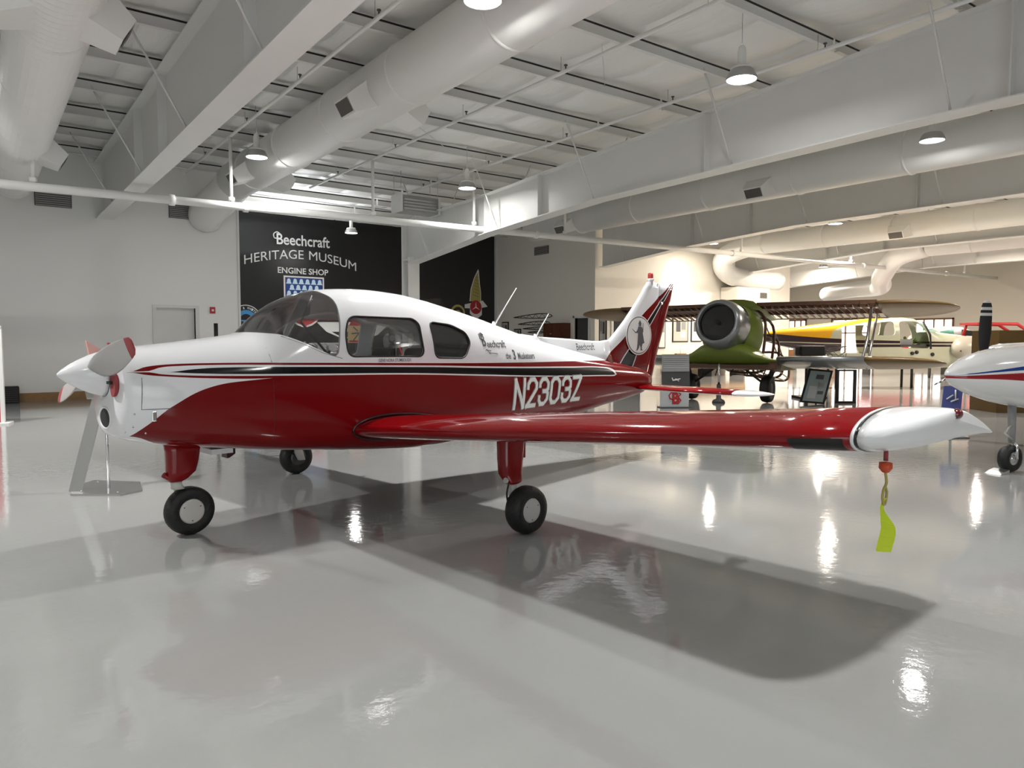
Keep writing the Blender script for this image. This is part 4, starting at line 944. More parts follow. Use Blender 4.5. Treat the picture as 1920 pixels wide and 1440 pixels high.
# plain swordsman silhouette standing inside the badge
def fp(pts, m='ink', nm='badge_figure'): MB().prism([(3.975 + x, 1.58 + z) for x, z in pts], -.066, -.063, 'Y').build(nm, M[m], ac)
fp([(-.012, .185), (.0, .20), (.014, .185), (.035, .155), (.03, .15), (.028, .12), (-.02, .12), (-.02, .15), (-.032, .152)], nm='badge_hat')
fp([(-.03, .115), (.035, .115), (.06, .09), (.065, .03), (.09, -.06), (.105, -.10), (.06, -.115), (.045, -.16), (.05, -.185), (.07, -.20), (.02, -.20), (.025, -.17), (.0, -.12), (-.02, -.17), (-.05, -.20), (-.085, -.20), (-.06, -.185), (-.045, -.11), (-.04, -.03), (-.035, .03), (-.10, .045), (-.105, .03), (-.05, .07)])
fp([(-.10, .045), (-.17, .085), (-.172, .082), (-.10, .03)], nm='badge_sword'); fp([(.065, .04), (.07, .16), (.076, .16), (.075, .04)], nm='badge_staff')
fp([(-.02, .03), (.03, .03), (.02, -.10), (-.02, -.10)], 'hub', 'badge_tunic') if False else None
# ================================================================ things behind the red aeroplane
# ---- polished sign stand left of the nose
t = thing('sign_stand', 'polished metal sign stand with hexagonal foot under the aeroplane nose', 'stand', (1.02, 8.3, 0))
bp_ = [(.70, 8.18), (1.09, 7.89), (1.30, 8.0), (1.36, 8.47), (.98, 8.86), (.78, 8.62)]
MB().prism([(x - 1.02, y - 8.3) for x, y in bp_], 0, .02, 'Z').build('base_plate', M['metal'], t)
MB().tube([(.02, -.02, .02), (.02, -.02, .98)], .014, 12).build('rod', M['chrome'], t)
for (x, y) in ((-.22, -.06), (.06, -.32), (.24, .12), (-.02, .42)): MB().lathe([(.0, .030), (.008, .028), (.010, .02)], (x, y, 0), 'Z', 10).build('bolt', M['chrome'], t)
a, b = Vector((-.27, -.02, .02)), Vector((-.02, .05, .98)); w = Vector((.10, -.055, 0)) * .55
MB().add([a - w, a + w, b + w, b - w, a - w + Vector((.004, .01, 0)), a + w + Vector((.004, .01, 0)), b + w + Vector((.004, .01, 0)), b - w + Vector((.004, .01, 0))],
         [(0, 1, 2, 3), (4, 7, 6, 5), (0, 4, 5, 1), (1, 5, 6, 2), (2, 6, 7, 3), (3, 7, 4, 0)]).build('slanted_blade', M['metal'], t)
MB().box((.0, .02, .99), (.30, .22, .012), mat=Matrix.Rotation(.5, 3, 'X')).build('sign_plate', M['metal'], t)
# ---- engine shop contents
def radial_engine(par, c, r, aim, nc=9):
    R = Matrix.Rotation(aim, 3, 'Z')
    def T(p): return Vector(c) + R @ Vector(p)
    k = MB(); k.lathe([(r * .0, -r * .42), (r * .22, -r * .40), (r * .34, -r * .2), (r * .38, 0), (r * .36, r * .25), (r * .2, r * .4), (0, r * .42)], (0, 0, 0), 'Y', 20); k.v = [T(p) for p in k.v]; k.build('crankcase', M['grey'], par)
    k = MB(); k.tube([T((0, -r * .75, 0)), T((0, -r * .4, 0))], r * .07, 10).build('shaft', M['chrome'], par)
    for i in range(nc):
        a = 2 * PI * i / nc + .2; d = Vector((math.cos(a), 0, math.sin(a)))
        cy = MB(); pr = []
        for q in range(13): pr += [(.34 + .045 * q, .155 if q % 2 else .125)]
        ring = [(T(d * (h * r)), rr * r) for h, rr in pr]
        cy.tube([x for x, _ in ring], [x for _, x in ring], 12).build('cylinder', M['darkmetal'], par)
        MB().tube([T(d * (.34 * r) + Vector((0, -.2 * r, 0))), T(d * (.9 * r) + Vector((0, -.17 * r, 0)))], r * .018, 6).build('pushrod', M['chrome'], par)
def engine_stand(par, x0, z): 
    for sx in (-1, 1):
        for sy in (-1, 1): MB().tube([(sx * .5, sy * .45, 0), (sx * .12, sy * .12, z)], .03, 8).build('stand_leg', M['crimson'], par)
for px, py, d, r, aim, lab in ((455, 624, 23.5, .42, .5, 'dark radial engine on a stand seen over the nose, below the round blue badge'),
                               (735, 640, 21.5, .62, 1.1, 'grey radial engine on a stand seen through the cabin windows')):
    p = WD(px, py, d); t = thing('radial_engine', lab, 'engine', (p.x, p.y, 0)); radial_engine(t, (0, 0, p.z), r, aim); engine_stand(t, 0, p.z)
p = WD(612, 651, 20); t = thing('flat_engine', 'small chrome aero engine seen through the windshield', 'engine', (p.x, p.y, 0))
t.rotation_euler = (0, 0, -YAW)
MB().lim((-.45, -.2, p.z - .12), (.45, .2, p.z + .12)).build('crankcase', M['grey'], t, bevel=.04)
for k in range(3):
    for sy in (-1, 1): MB().tube([(-.3 + k * .3, sy * .15, p.z), (-.3 + k * .3, sy * .5, p.z)], .11, 14).build('cylinder', M['chrome'], t)
MB().tube(bez([(-.5, -.3, p.z + .14), (-.45, -.45, p.z - .1), (.4, -.45, p.z - .15)], 6), .04, 8).build('exhaust', M['chrome'], t)
for sx in (-1, 1): MB().tube([(sx * .4, 0, 0), (sx * .3, 0, p.z - .1)], .035, 8).build('stand_leg', M['dgrey'], t)
MB().lim((-.6, -.5, 0), (.6, .5, .08)).build('trolley', M['dgrey'], t)
p = WD(405, 621, 18.3); t = thing('propeller_post', 'short black post standing above the nose outline', 'post', (p.x, p.y, 0))
MB().tube([(0, 0, 0), (0, 0, 1.95)], .05, 12).build('post', M['blackmat'], t); MB().lim((-.25, -.25, 0), (.25, .25, .04)).build('foot', M['blackmat'], t)
p = WD(350, 640, 22)
p = WD(666, 618, 22.5); t = thing('hanging_banner', 'narrow cream and red banner seen through the front cabin window', 'banner', (p.x, p.y, 0), -YAW + .5)
MB().tube([(0, 0, 0), (0, 0, 2.4)], .02, 8).build('pole', M['dgrey'], t); MB().lim((-.25, -.2, 0), (.25, .2, .03)).build('foot', M['dgrey'], t)
MB().lim((-.24, -.03, 1.45), (.24, -.015, 2.0)).build('cloth', mat('banner_cream', (.55, .42, .22), .7), t)
MB().prism([(-.20, 1.98), (.24, 1.98), (.20, 2.2), (-.1, 2.2)], -.035, -.02, 'Y').build('red_header', M['crimson'], t)
for k in range(3): MB().box((0, -.04, 1.62 + k * .13), (.30 - .05 * k, .006, .035), mat=Matrix.Rotation(-.9 + .8 * k, 3, 'Y')).build('ink_stroke', M['ink'], t)
MB().lim((-.2, -.034, 1.47), (.2, -.032, 1.53)).build('red_band', M['crimson'], t)
t = thing('white_emblem', 'wide white emblem low on the black wall, seen through the canopy', 'emblem', (12.4, YS, 2.2))
def em(l, m, nm, y=0): 
    q = [WY(a, b, YS) for a, b in l]; MB().prism([(v.x - 12.4, v.z - 2.2) for v in q], y, y - .006, 'Y').build(nm, m, t)
em([(594, 604), (733, 604), (708, 628), (690, 634), (640, 634), (612, 622)], M['lettering'], 'white_field'); em([(622, 622), (702, 622), (690, 632), (640, 632)], M['blackmat'], 'dark_base', -.008)
# ---- airframe ribs, cabinet and frames on the side wall (x = 19.4)
XW = 19.395
for i, (cx, cy, wpx, hpx) in enumerate(((1000, 594, 72, 12), (1002, 607, 60, 10), (1004, 616, 46, 7), (1006, 623, 32, 5))):
    a, b = WX(cx - wpx / 2, cy, XW), WX(cx + wpx / 2, cy, XW); L = a.y - b.y; H = hpx / 1365 * 24
    t = thing('wing_rib', 'dark lattice wing rib on the white wall, %s' % ('largest and topmost of four', 'second from the top', 'third from the top', 'smallest and lowest')[i], 'wing rib', (XW, b.y, (a.z + b.z) / 2), group='stack of wing ribs')
    up_, lo_ = [], []
    for k in range(25):
        q = k / 24; x = q; yt = 5 * (H / L) * (.2969 * math.sqrt(x) - .126 * x - .3516 * x * x + .2843 * x**3 - .1036 * x**4)
        up_.append(Vector((-.02, x * L, yt * L * 1.1))); lo_.append(Vector((-.02, x * L, -yt * L * .7)))
    MB().tube(up_, .014, 6).build('upper_cap', M['blackmat'], t); MB().tube(lo_, .014, 6).build('lower_cap', M['blackmat'], t)
    z_ = [(up_[k] if (k // 2) % 2 else lo_[k]) for k in range(2, 24, 2)]; MB().tube(z_, .009, 5).build('lattice', M['blackmat'], t)
t = thing('wall_cabinet', 'mahogany cabinet against the white side wall', 'cabinet', (XW, 22.95, 0))
MB().lim((-.4, -.62, 0), (0, .62, 2.24)).build('body', M['dark_wood'], t); MB().lim((-.42, -.60, .05), (-.4, -.01, 2.2)).build('door', M['dark_wood'], t); MB().lim((-.42, .01, .05), (-.4, .60, 2.2)).build('door', M['dark_wood'], t)
MB().tube([(-.44, .05, 1.8), (-.44, .25, 1.8)], .015, 8).build('handle', M['metal'], t)
def picture(c, w, h, lab, axis='Y', m='paper', m2='ink'):
    t = thing('framed_picture', lab, 'picture', tuple(c), group=None)
    def bx(a, b, mm, nm):
        if axis == 'Y': MB().lim((a[0], a[2], a[1]), (b[0], b[2], b[1])).build(nm, mm, t)
        else: MB().lim((a[2], a[0], a[1]), (b[2], b[0], b[1])).build(nm, mm, t)
    bx((-w / 2, -h / 2, -.03), (w / 2, h / 2, 0), M['blackmat'], 'frame'); bx((-w / 2 + .05, -h / 2 + .05, -.036), (w / 2 - .05, h / 2 - .05, -.03), M[m], 'mount')
    bx((-w * .28, -h * .1, -.040), (-w * .02, h * .28, -.036), M[m2], 'photo'); bx((w * .06, -h * .02, -.040), (w * .32, h * .3, -.036), M['grey'], 'photo'); bx((w * .0, -h * .32, -.040), (w * .32, -h * .10, -.036), M['trimw'], 'caption')
picture(WX(948, 616, XW), .5, .6, 'small dark framed picture by the end of the black wall', 'X')
picture(WX(971, 624, XW), .5, .35, 'small framed picture left of the wing ribs, just above the fuselage', 'X')
picture(WX(1131, 620, XW), .42, 1.2, 'tall framed notice board between the two doorways', 'X')
yb = 20.895
picture(WY(1275, 617, yb), 1.0, 1.12, 'large framed picture with two photos on the warm wall, left of the biplane cowl', 'Y')
picture(WY(1305, 617, yb), .7, 1.12, 'framed picture half hidden by the left rim of the biplane cowl', 'Y', 'trimw')
picture(WY(1240, 622, yb), .45, 1.4, 'narrow framed picture beside the fin of the red aeroplane', 'Y', 'trimw', 'sky')
a, b = WY(1149, 600, yb), WY(1200, 600, yb)
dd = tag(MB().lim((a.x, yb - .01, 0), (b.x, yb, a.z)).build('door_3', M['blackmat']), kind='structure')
fr = MB(); fr.lim((a.x - .12, yb - .05, 0), (a.x, yb, a.z + .1)); fr.lim((b.x, yb - .05, 0), (b.x + .12, yb, a.z + .1)); fr.lim((a.x - .12, yb - .05, a.z), (b.x + .12, yb, a.z + .1)); fr.build('door_frame', M['trimw'], dd)
# workbench along the warm wall
p = WD(1235, 690, 21); t = thing('work_bench', 'long low bench with dark recess against the warm wall', 'bench', (25.3, 20.2, 0))
MB().lim((-2.2, -.4, .86), (2.4, .5, .95)).build('bench_top', M['trimw'], t); MB().lim((-2.1, -.3, .35), (2.3, .5, .86)).build('drawer_unit', M['wood'], t)
for x in (-2.0, 0, 2.2): MB().lim((x - .05, -.3, 0), (x + .05, .45, .35)).build('leg', M['dgrey'], t)
p = WY(1276, 658, 20.2); t2 = thing('small_model', 'small tan model standing on the long bench', 'model', (p.x, 20.2, .95)); MB().lim((-.3, -.06, 0), (.3, .06, .05)).build('base', M['wood'], t2); MB().tube([(0, 0, .04), (0, 0, .3)], .015, 8).build('mast', M['trimw'], t2)
# ---- information stand with a red B
c0 = WD(1266, 764, 16.4); t = thing('information_stand', 'white stand with red letter B, dark photo and grey louvred top', 'stand', (c0.x, c0.y, 0), -YAW + .10)
MB().lim((-.33, -.02, .02), (.31, .10, .42)).build('base_box', M['panelw'], t, bevel=.01); MB().lim((-.36, -.12, 0), (.34, .2, .02)).build('foot', M['dgrey'], t)
tl = Matrix.Rotation(math.radians(-6), 3, 'X')
MB().box((.02, .05, .62), (.64, .04, .40), mat=tl).build('photo_panel', M['dgrey'], t); MB().box((.02, .07, 1.01), (.62, .05, .39), mat=tl).build('text_panel', M['grey'], t)
for k in range(7): MB().box((.02, .035, .87 + k * .045), (.58, .006, .012)).build('text_line', M['panelw'], t)
text_mesh('B', 'letter_b', lambda x, y: Vector((x, -.026, .22 + y)), M['crimson'], t, fit=(.17, .27), bold=.05)
MB().tube([Vector((q[0], -.03, q[1])) for q in ((-.05, .20), (-.13, .21), (-.155, .28), (-.11, .35), (-.03, .365), (.06, .36), (.12, .31), (.06, .25), (.12, .17), (.06, .10), (-.03, .11))], .016, 6).build('letter_swash', M['crimson'], t)
MB().tube([(-.08, .010, .68), (-.06, .010, .62), (.06, .010, .64), (.12, .010, .66)], [.012, .02, .018, .006], 8).build('printed_aeroplane', M['trimw'], t)
MB().tube([(.0, .008, .66), (.08, .008, .60)], .012, 8).build('printed_wing', M['trimw'], t)
# ---- tilted information board on a black frame
c0 = WD(1533, 760, 17.3); t = thing('display_board', 'black-framed tilted information board standing before the brown lower wing', 'display board', (c0.x, c0.y, 0), -YAW)
def q4(l, y, m, nm):      # local board plane, x right, z up, leaning back
    MB().add([(x, y + z * .25, z) for x, z in l] + [(x, y + .03 + z * .25, z) for x, z in l], [(0, 1, 2, 3), (7, 6, 5, 4), (0, 4, 5, 1), (1, 5, 6, 2), (2, 6, 7, 3), (3, 7, 4, 0)]).build(nm, m, t)
q4([(-.42, .05), (.16, .0), (.44, .80), (-.13, .85)], 0, M['blackmat'], 'frame'); q4([(-.36, .09), (.12, .05), (.37, .76), (-.10, .80)], -.008, M['panelg'], 'sheet')
q4([(.0, .60), (.18, .585), (.21, .69), (.04, .705)], -.014, M['ink'], 'picture'); q4([(.03, .42), (.17, .41), (.20, .50), (.06, .51)], -.014, M['grey'], 'picture'); q4([(0, .24), (.13, .235), (.155, .31), (.02, .32)], -.014, M['ink'], 'picture'); q4([(-.26, .15), (-.06, .14), (.02, .42), (-.16, .44)], -.014, M['panelw'], 'text_block')
MB().tube([(0, .10, 0), (.02, .2, .5)], .02, 8).build('support', M['blackmat'], t)
c0 = WD(1586, 759, 17.6); t = thing('glass_stand', 'black open frame stand next to the tilted information board', 'stand', (c0.x, c0.y, 0), -YAW)
for x in (-.22, .20): MB().lim((x - .03, -.03, 0), (x + .03, .03, .80)).build('post', M['blackmat'], t)
MB().lim((-.25, -.04, 0), (.23, .04, .05)).build('foot_bar', M['blackmat'], t); MB().lim((-.19, -.005, .05), (.17, .005, .78)).build('glass_sheet', M['canopy'], t); MB().lim((-.25, -.03, .78), (.23, .03, .82)).build('top_bar', M['blackmat'], t)
# ---- brown biplane under restoration, facing us
BO = WD(1341, 610, 17.55); bi = thing('biplane', 'brown wooden biplane frame under restoration with silver round cowl and green belly', 'biplane', (BO.x, BO.y, 0), math.radians(16.9))
cz = BO.z
MB().lathe([(.44, .12), (.45, .03), (.475, -.005), (.53, .03), (.585, .16), (.615, .40), (.61, .75)], (0, 0, cz), 'X', 48).build('engine_cowl', M['cowlsilver'], bi)
MB().lathe([(.0, .35), (.58, .35)], (0, 0, cz), 'X', 32).build('firewall', M['blackmat'], bi, fix=False)
MB().lathe([(.0, .15), (.445, .15)], (0, 0, cz), 'X', 32).build('blanking_disc', M['black'], bi, fix=False)
MB().lathe([(.0, .04), (.03, .05), (.05, .09), (.06, .15)], (0, 0, cz), 'X', 20).build('propeller_hub', M['blackmat'], bi)
for k in range(9):
    a = 2 * PI * k / 9; MB().tube([(.30, .12 * math.cos(a), cz + .12 * math.sin(a)), (.30, .38 * math.cos(a), cz + .36 * math.sin(a))], .07, 10).build('engine_cylinder', M['blackmat'], bi)
for a in (.15, PI - .15, 3.6, 5.8): MB().lathe([(.0, -.02), (.025, -.01), (.03, .02)], (.04, .50 * math.cos(a), cz + .50 * math.sin(a)), 'X', 12).build('cowl_latch', M['darkmetal'], bi)
rings = []
for x, hw, zt, zb in ((.66, .60, cz + .60, cz - .62), (.9, .70, cz + .62, cz - .72), (1.3, .74, cz + .60, cz - .78)):
    rings.append([(x, hw * math.copysign(abs(math.cos(a)) ** .8, math.cos(a)), (zt + zb) / 2 + (zt - zb) / 2 * math.copysign(abs(math.sin(a)) ** .85, math.sin(a))) for a in np.linspace(0, 2 * PI, 33)[:-1]])
MB().loft(rings, cap=(False, False)).build('nose_skin', M['olive'], bi)
rings = []
for y, zt, zb, xa, xb in [(s * yy, zt, zb, xa, xb) for s, yy, zt, zb, xa, xb in [(1, 1.38, 1.12, 1.02, .75, 2.0), (1, 1.1, 1.17, .99, .6, 2.1), (1, .8, 1.30, .98, .5, 2.2), (1, .55, 1.52, .97, .42, 2.3), (1, .3, 1.62, .96, .40, 2.3), (1, 0, 1.66, .95, .40, 2.3), (-1, .3, 1.62, .96, .40, 2.3), (-1, .55, 1.52, .97, .42, 2.3), (-1, .8, 1.30, .98, .5, 2.2), (-1, 1.1, 1.17, .99, .6, 2.1), (-1, 1.38, 1.12, 1.02, .75, 2.0)]]:
    rings.append([((xa + xb) / 2 + (xb - xa) / 2 * math.cos(a), y, (zt + zb) / 2 + (zt - zb) / 2 * math.sin(a)) for a in np.linspace(0, 2 * PI, 25)[:-1]])
MB().loft(rings).build('belly_fairing', M['olive'], bi)
# fuselage skeleton behind the nose
for x, hw, zt, zb in ((1.5, .72, 2.55, 1.0), (2.3, .70, 2.5, 1.0), (3.2, .58, 2.2, 1.05), (4.2, .42, 1.9, 1.15), (5.4, .25, 1.7, 1.25)):
    P = [(x, hw * math.copysign(abs(math.cos(a)) ** .6, math.cos(a)), (zt + zb) / 2 + (zt - zb) / 2 * math.copysign(abs(math.sin(a)) ** .6, math.sin(a))) for a in np.linspace(0, 2 * PI, 25)]
    MB().tube(P, .035, 6, cap=(False, False)).build('fuselage_hoop', M['spar'], bi)
for a in (.6, 1.2, 1.9, 2.5, 3.6, 4.3, 5.1, 5.8):
    MB().tube([(x, hw * math.copysign(abs(math.cos(a)) ** .6, math.cos(a)), (zt + zb) / 2 + (zt - zb) / 2 * math.copysign(abs(math.sin(a)) ** .6, math.sin(a))) for x, hw, zt, zb in ((1.5, .72, 2.55, 1.0), (2.3, .70, 2.5, 1.0), (3.2, .58, 2.2, 1.05), (4.2, .42, 1.9, 1.15), (5.4, .25, 1.7, 1.25))], .018, 6).build('longeron', M['darkmetal'], bi)
def bwing(name, sy, y0, ym, y1, xl, xt, z, dih, m_in, m_out, ribs=True, le='spar'):
    def zz(y): return z + dih * abs(y)
    w = MB()
    n = 14; rings = []
    for k in range(n + 1):
        u = k / n; y = ym + (y1 - ym) * math.sin(u * PI / 2); s = max(math.sqrt(max(0, 1 - ((y - ym) / (y1 - ym)) ** 2.2)), .04); mid = xl + (xt - xl) * .42
        rings.append([(mid + (xl - mid) * s * .98 + (xt - xl) * s * q, sy * y, zz(y) + tt * s) for q, tt in ((0, 0), (.03, .05), (.15, .10), (.4, .11), (.75, .05), (1, 0), (.7, -.03), (.3, -.06), (.05, -.04))])
    w.loft(rings).build(name + '_outer_panel', m_out, bi)
    if ribs:
        nr = 17
        for k in range(nr):
            y = y0 + (ym - y0) * k / (nr - 1)
            MB().prism([(xl, zz(y)), (xl + .05, zz(y) + .06), (xl + .3, zz(y) + .11), (xl + .7, zz(y) + .11), (xt, zz(y)), (xt, zz(y) - .015), (xl + .6, zz(y) - .05), (xl + .1, zz(y) - .05)], sy * y - .01, sy * y + .01, 'Y').build(name + '_rib', M['spar'], bi)
        for xx, h0, h1, th in ((xl + .01, -.03, .05, .02), (xl + .28, -.05, .10, .025), (xl + 1.0, -.04, .075, .025), (xt - .01, -.012, .012, .02)):
            MB().add([(xx, sy * y0, zz(y0) + h0), (xx, sy * ym, zz(ym) + h0), (xx, sy * ym, zz(ym) + h1), (xx, sy * y0, zz(y0) + h1), (xx + th, sy * y0, zz(y0) + h0), (xx + th, sy * ym, zz(ym) + h0), (xx + th, sy * ym, zz(ym) + h1), (xx + th, sy * y0, zz(y0) + h1)],
                     [(0, 1, 2, 3), (4, 7, 6, 5), (0, 4, 5, 1), (2, 6, 7, 3), (0, 3, 7, 4), (1, 5, 6, 2)]).build(name + '_spar', M['spar'], bi)
    else:
        rings = [[(xl + (xt - xl) * q, sy * y, zz(y) + tt) for q, tt in ((0, 0), (.03, .05), (.15, .10), (.4, .11), (.75, .05), (1, 0), (.7, -.03), (.3, -.06), (.05, -.04))] for y in (y0, ym)]
        MB().loft(rings).build(name + '_inner_panel', m_in, bi)
for sy in (1, -1):
    bwing('upper_wing', sy, .55, 3.25, 4.85, 1.15, 2.85, 2.56, -.005, M['ply'], M['ply'])
    bwing('lower_wing', sy, 1.38, 3.25, 4.75, .35, 1.75, 1.03, .015, M['cowlsilver'], M['ply'], ribs=False)
    MB().tube([(.9, sy * 3.1, 1.05), (1.35, sy * 3.1, 1.7), (1.6, sy * 3.1, 2.53)], .035, 8).build('interplane_strut', M['metal'], bi)
    MB().tube([(1.5, sy * 3.1, 1.05), (2.3, sy * 3.1, 2.53)], .03, 8).build('interplane_strut', M['metal'], bi)
    MB().tube([(.95, sy * .97, .45), (1.0, sy * 1.15, 1.0)], .06, 10).build('gear_leg', M['blackmat'], bi)
    MB().tube([(.96, sy * .97, .4), (1.0, sy * .2, .95)], .03, 8).build('gear_brace', M['blackmat'], bi)
    ty = MB().lathe([(.17, -.09), (.25, -.12), (.31, -.10), (.335, 0), (.31, .10), (.25, .12), (.17, .09)], (.96, sy * .97, .335), 'Y', 28).build('tyre', M['rubber'], bi)
    MB().lathe([(0, -.10), (.16, -.095), (.17, -.06), (.17, .06), (.16, .095), (0, .10)], (.96, sy * .97, .335), 'Y', 20).build('wheel_hub', M['dgrey'], ty)
    MB().lim((.75, sy * 1.2 - .10, .86), (1.1, sy * 1.2 + .10, 1.06)).build('wheel_well_panel', M['spar'], bi)
MB().lim((.8, -1.3, .88), (1.0, 1.3, .97)).build('lower_spar_frame', M['spar'], bi)
for k in range(6): MB().tube([(.9, -1.0 + k * .4, .90), (1.3, -.8 + k * .4, .76)], .015, 6).build('frame_tube', M['blackmat'], bi)
MB().tube([(.3, 0, .95), (.3, .0, .45)], .03, 8).build('jack_post', M['chrome'], bi); MB().lathe([(.0, 0), (.16, .0), (.14, .06), (.06, .10), (.05, .45)], (.3, 0, 0), 'Z', 16).build('jack_base', M['dgrey'], bi)
# centre top skin between the upper wings
rings = [[(x, y, z_) for y, z_ in ((-.62, 2.50), (-.5, 2.62), (-.25, 2.67), (0, 2.68), (.25, 2.67), (.5, 2.62), (.62, 2.50), (.0, 2.42))] for x in (1.05, 1.6, 2.7)]
MB().loft(rings).build('cabin_roof', M['olive'], bi)
# it sits tail-down: everything but the wheels and the jack is pitched nose up
PT = Matrix.Translation((.5, 0, 1.7)) @ Matrix.Rotation(math.radians(11), 4, 'Y') @ Matrix.Translation((-.5, 0, -1.7))
for ch in bi.children:
    if not ch.name.startswith(('tyre', 'jack', 'gear')): ch.data.transform(PT)
# ---- yellow and cream cabin aeroplane without wings
YO = WD(1650, 700, 23.6); ye = thing('stripped_aeroplane', 'yellow and cream aeroplane fuselage without door or engine, side on', 'aeroplane', (YO.x, YO.y, 0), -YAW)
def yx(px): return (px - 1650) / 57.8
def yz(py): return 1.5 + (640 - py) / 57.8
prof = [(1432, 624, 640, .10), (1460, 618, 648, .18), (1500, 612, 657, .27), (1550, 606, 668, .36), (1600, 600, 680, .45), (1640, 596, 688, .52), (1680, 595, 690, .55), (1705, 598, 691, .55), (1722, 608, 691, .54), (1745, 622, 690, .52), (1790, 628, 688, .48), (1830, 634, 684, .42), (1862, 642, 678, .34), (1872, 648, 672, .28)]
rings = []
for k in range(len(prof) * 4 - 3):
    u = k / 4; i = min(int(u), len(prof) - 2); f = u - i; a, t_, b, h = [prof[i][q] * (1 - f) + prof[i + 1][q] * f for q in range(4)]
    zt, zb = yz(t_), yz(b); rings.append([(yx(a), h * math.copysign(abs(math.cos(g)) ** .75, math.cos(g)), (zt + zb) / 2 + (zt - zb) / 2 * math.copysign(abs(math.sin(g)) ** .75, math.sin(g))) for g in np.linspace(0, 2 * PI, 37)[:-1]])
def ymat():
    m = bpy.data.materials.new('stripped_livery'); m.use_nodes = True; nt = m.node_tree; b = nt.nodes['Principled BSDF']; b.inputs['Roughness'].default_value = .3; b.inputs['Coat Weight'].default_value = .4
    tc = nt.nodes.new('ShaderNodeTexCoord'); s = nt.nodes.new('ShaderNodeSeparateXYZ'); nt.links.new(tc.outputs['Object'], s.inputs[0]); X, Z = s.outputs[0], s.outputs[2]
    C = lambda pts: curve_node(nt, X, pts, -4, 4, 3)
    Yl = C([(yx(1430), yz(634)), (yx(1500), yz(632)), (yx(1545), yz(634)), (yx(1552), yz(620)), (yx(1600), yz(607)), (yx(1640), yz(600)), (yx(1680), yz(590))])
    a0 = C([(yx(1430), yz(626)), (yx(1500), yz(631)), (yx(1540), yz(634)), (yx(1600), yz(637)), (yx(1830), yz(641))]); a1 = C([(yx(1430), yz(640)), (yx(1560), yz(643)), (yx(1830), yz(644))])
    b0 = C([(yx(1430), yz(641.5)), (yx(1560), yz(645)), (yx(1830), yz(646))]); b1 = C([(yx(1430), yz(653)), (yx(1540), yz(661)), (yx(1575), yz(655)), (yx(1600), yz(651)), (yx(1830), yz(650))])
    cr, mr_ = (.50, .50, .37), (.028, .006, .010)
    col = mixc(nt, cmp(nt, Z, Yl), cr, (.80, .40, .002))
    for cu, c in ((a0, mr_), (a1, cr), (b0, mr_), (b1, cr)): col = mixc(nt, cmp(nt, Z, cu, 'LESS_THAN'), col, c)
    nt.links.new(col, b.inputs['Base Color']); return m
yb_ = MB().loft(rings).build('fuselage', ymat())
def P2(l, r=.08): return rpoly([(yx(a), yz(b)) for a, b in l], r, 4)
cuts = [MB().prism(P2(l, r), -1, 1, 'Y').build('c', M['white']) for l, r in (([(1669, 652), (1669, 603), (1706, 603), (1722, 625), (1725, 653)], .15), ([(1626, 629), (1627, 606), (1660, 603), (1661, 629)], .12), ([(1566, 662), (1567, 612), (1612, 610), (1618, 662)], .06), ([(1728, 623), (1712, 602), (1690, 590), (1690, 580), (1760, 580), (1760, 622)], .03))]
inn = MB().loft([[(x, y * .93, (z - 1.33) * .94 + 1.33) for x, y, z in r] for r in rings[4:-8]]).build('c', M['white']); cuts.append(inn)
for c in cuts: boolean(yb_, c, 'DIFFERENCE')
me = evalmesh(yb_); yb_.modifiers.clear(); yb_.data = me; me.polygons.foreach_set('use_smooth', [True] * len(me.polygons)); me.set_sharp_from_angle(angle=math.radians(40)); yb_.parent = ye
for c in cuts: bpy.data.objects.remove(c)
ws = MB(); ws.loft([[(yx(1708), -.46 + .92 * k / 8, yz(601) - .10 * abs(k / 4 - 1) ** 3) for k in range(9)], [(yx(1745), -.50 + 1.0 * k / 8, yz(622) - .08 * abs(k / 4 - 1) ** 3) for k in range(9)]], closed=False); ws.build('windshield', M['greenglass'], ye, fix=False)
for a, b, w in ((1685, 650, .10), (1700, 645, .12), (1712, 648, .08)): MB().tube(bez([(yx(a - 12), -.2, yz(b - 12)), (yx(a), 0, yz(b)), (yx(a + 12), -.15, yz(b - 9))], 5), w * .4, 8).build('cabin_part', M['olive'], ye)
MB().lim((yx(1672), -.45, yz(650)), (yx(1720), .45, yz(646))).build('cabin_floor', M['dgrey'], ye)
MB().lim((yx(1672), -.3, yz(646)), (yx(1700), .3, yz(636))).build('spar_box', M['grey'], ye)
MB().tube([(yx(1711), -.50, yz(604)), (yx(1724), -.54, yz(628)), (yx(1726), -.54, yz(654))], .03, 8).build('door_post', M['blackmat'], ye)
for a, b in ((1692, 662), (1729, 664), (1700, 660)): MB().lathe([(0, -.005), (.06, 0), (.06, .02)], (yx(a), -.56, yz(b)), 'Y', 12).build('port', M['blackmat'], ye)
eb = MB(); eb.lathe([(.0, -.46), (.16, -.41), (.32, -.27), (.40, 0), (.38, .26), (.26, .42), (0, .46)], (yx(1788), -.62, yz(653)), 'X', 24); eb.build('engine_cover', mat('cover_cream', (.42, .39, .33), .35), ye)
MB().box((yx(1788), -.86, yz(662)), (.70, .04, .05), mat=Matrix.Rotation(.25, 3, 'Y')).build('cover_strap', M['spar'], ye)
MB().tube([(yx(1815), -.4, yz(650)), (yx(1860), -.4, yz(648))], .09, 10).build('engine_mount', M['metal'], ye)
MB().lim((yx(1812), -.5, yz(656)), (yx(1826), -.2, yz(634))).build('engine_block', M['darkmetal'], ye)
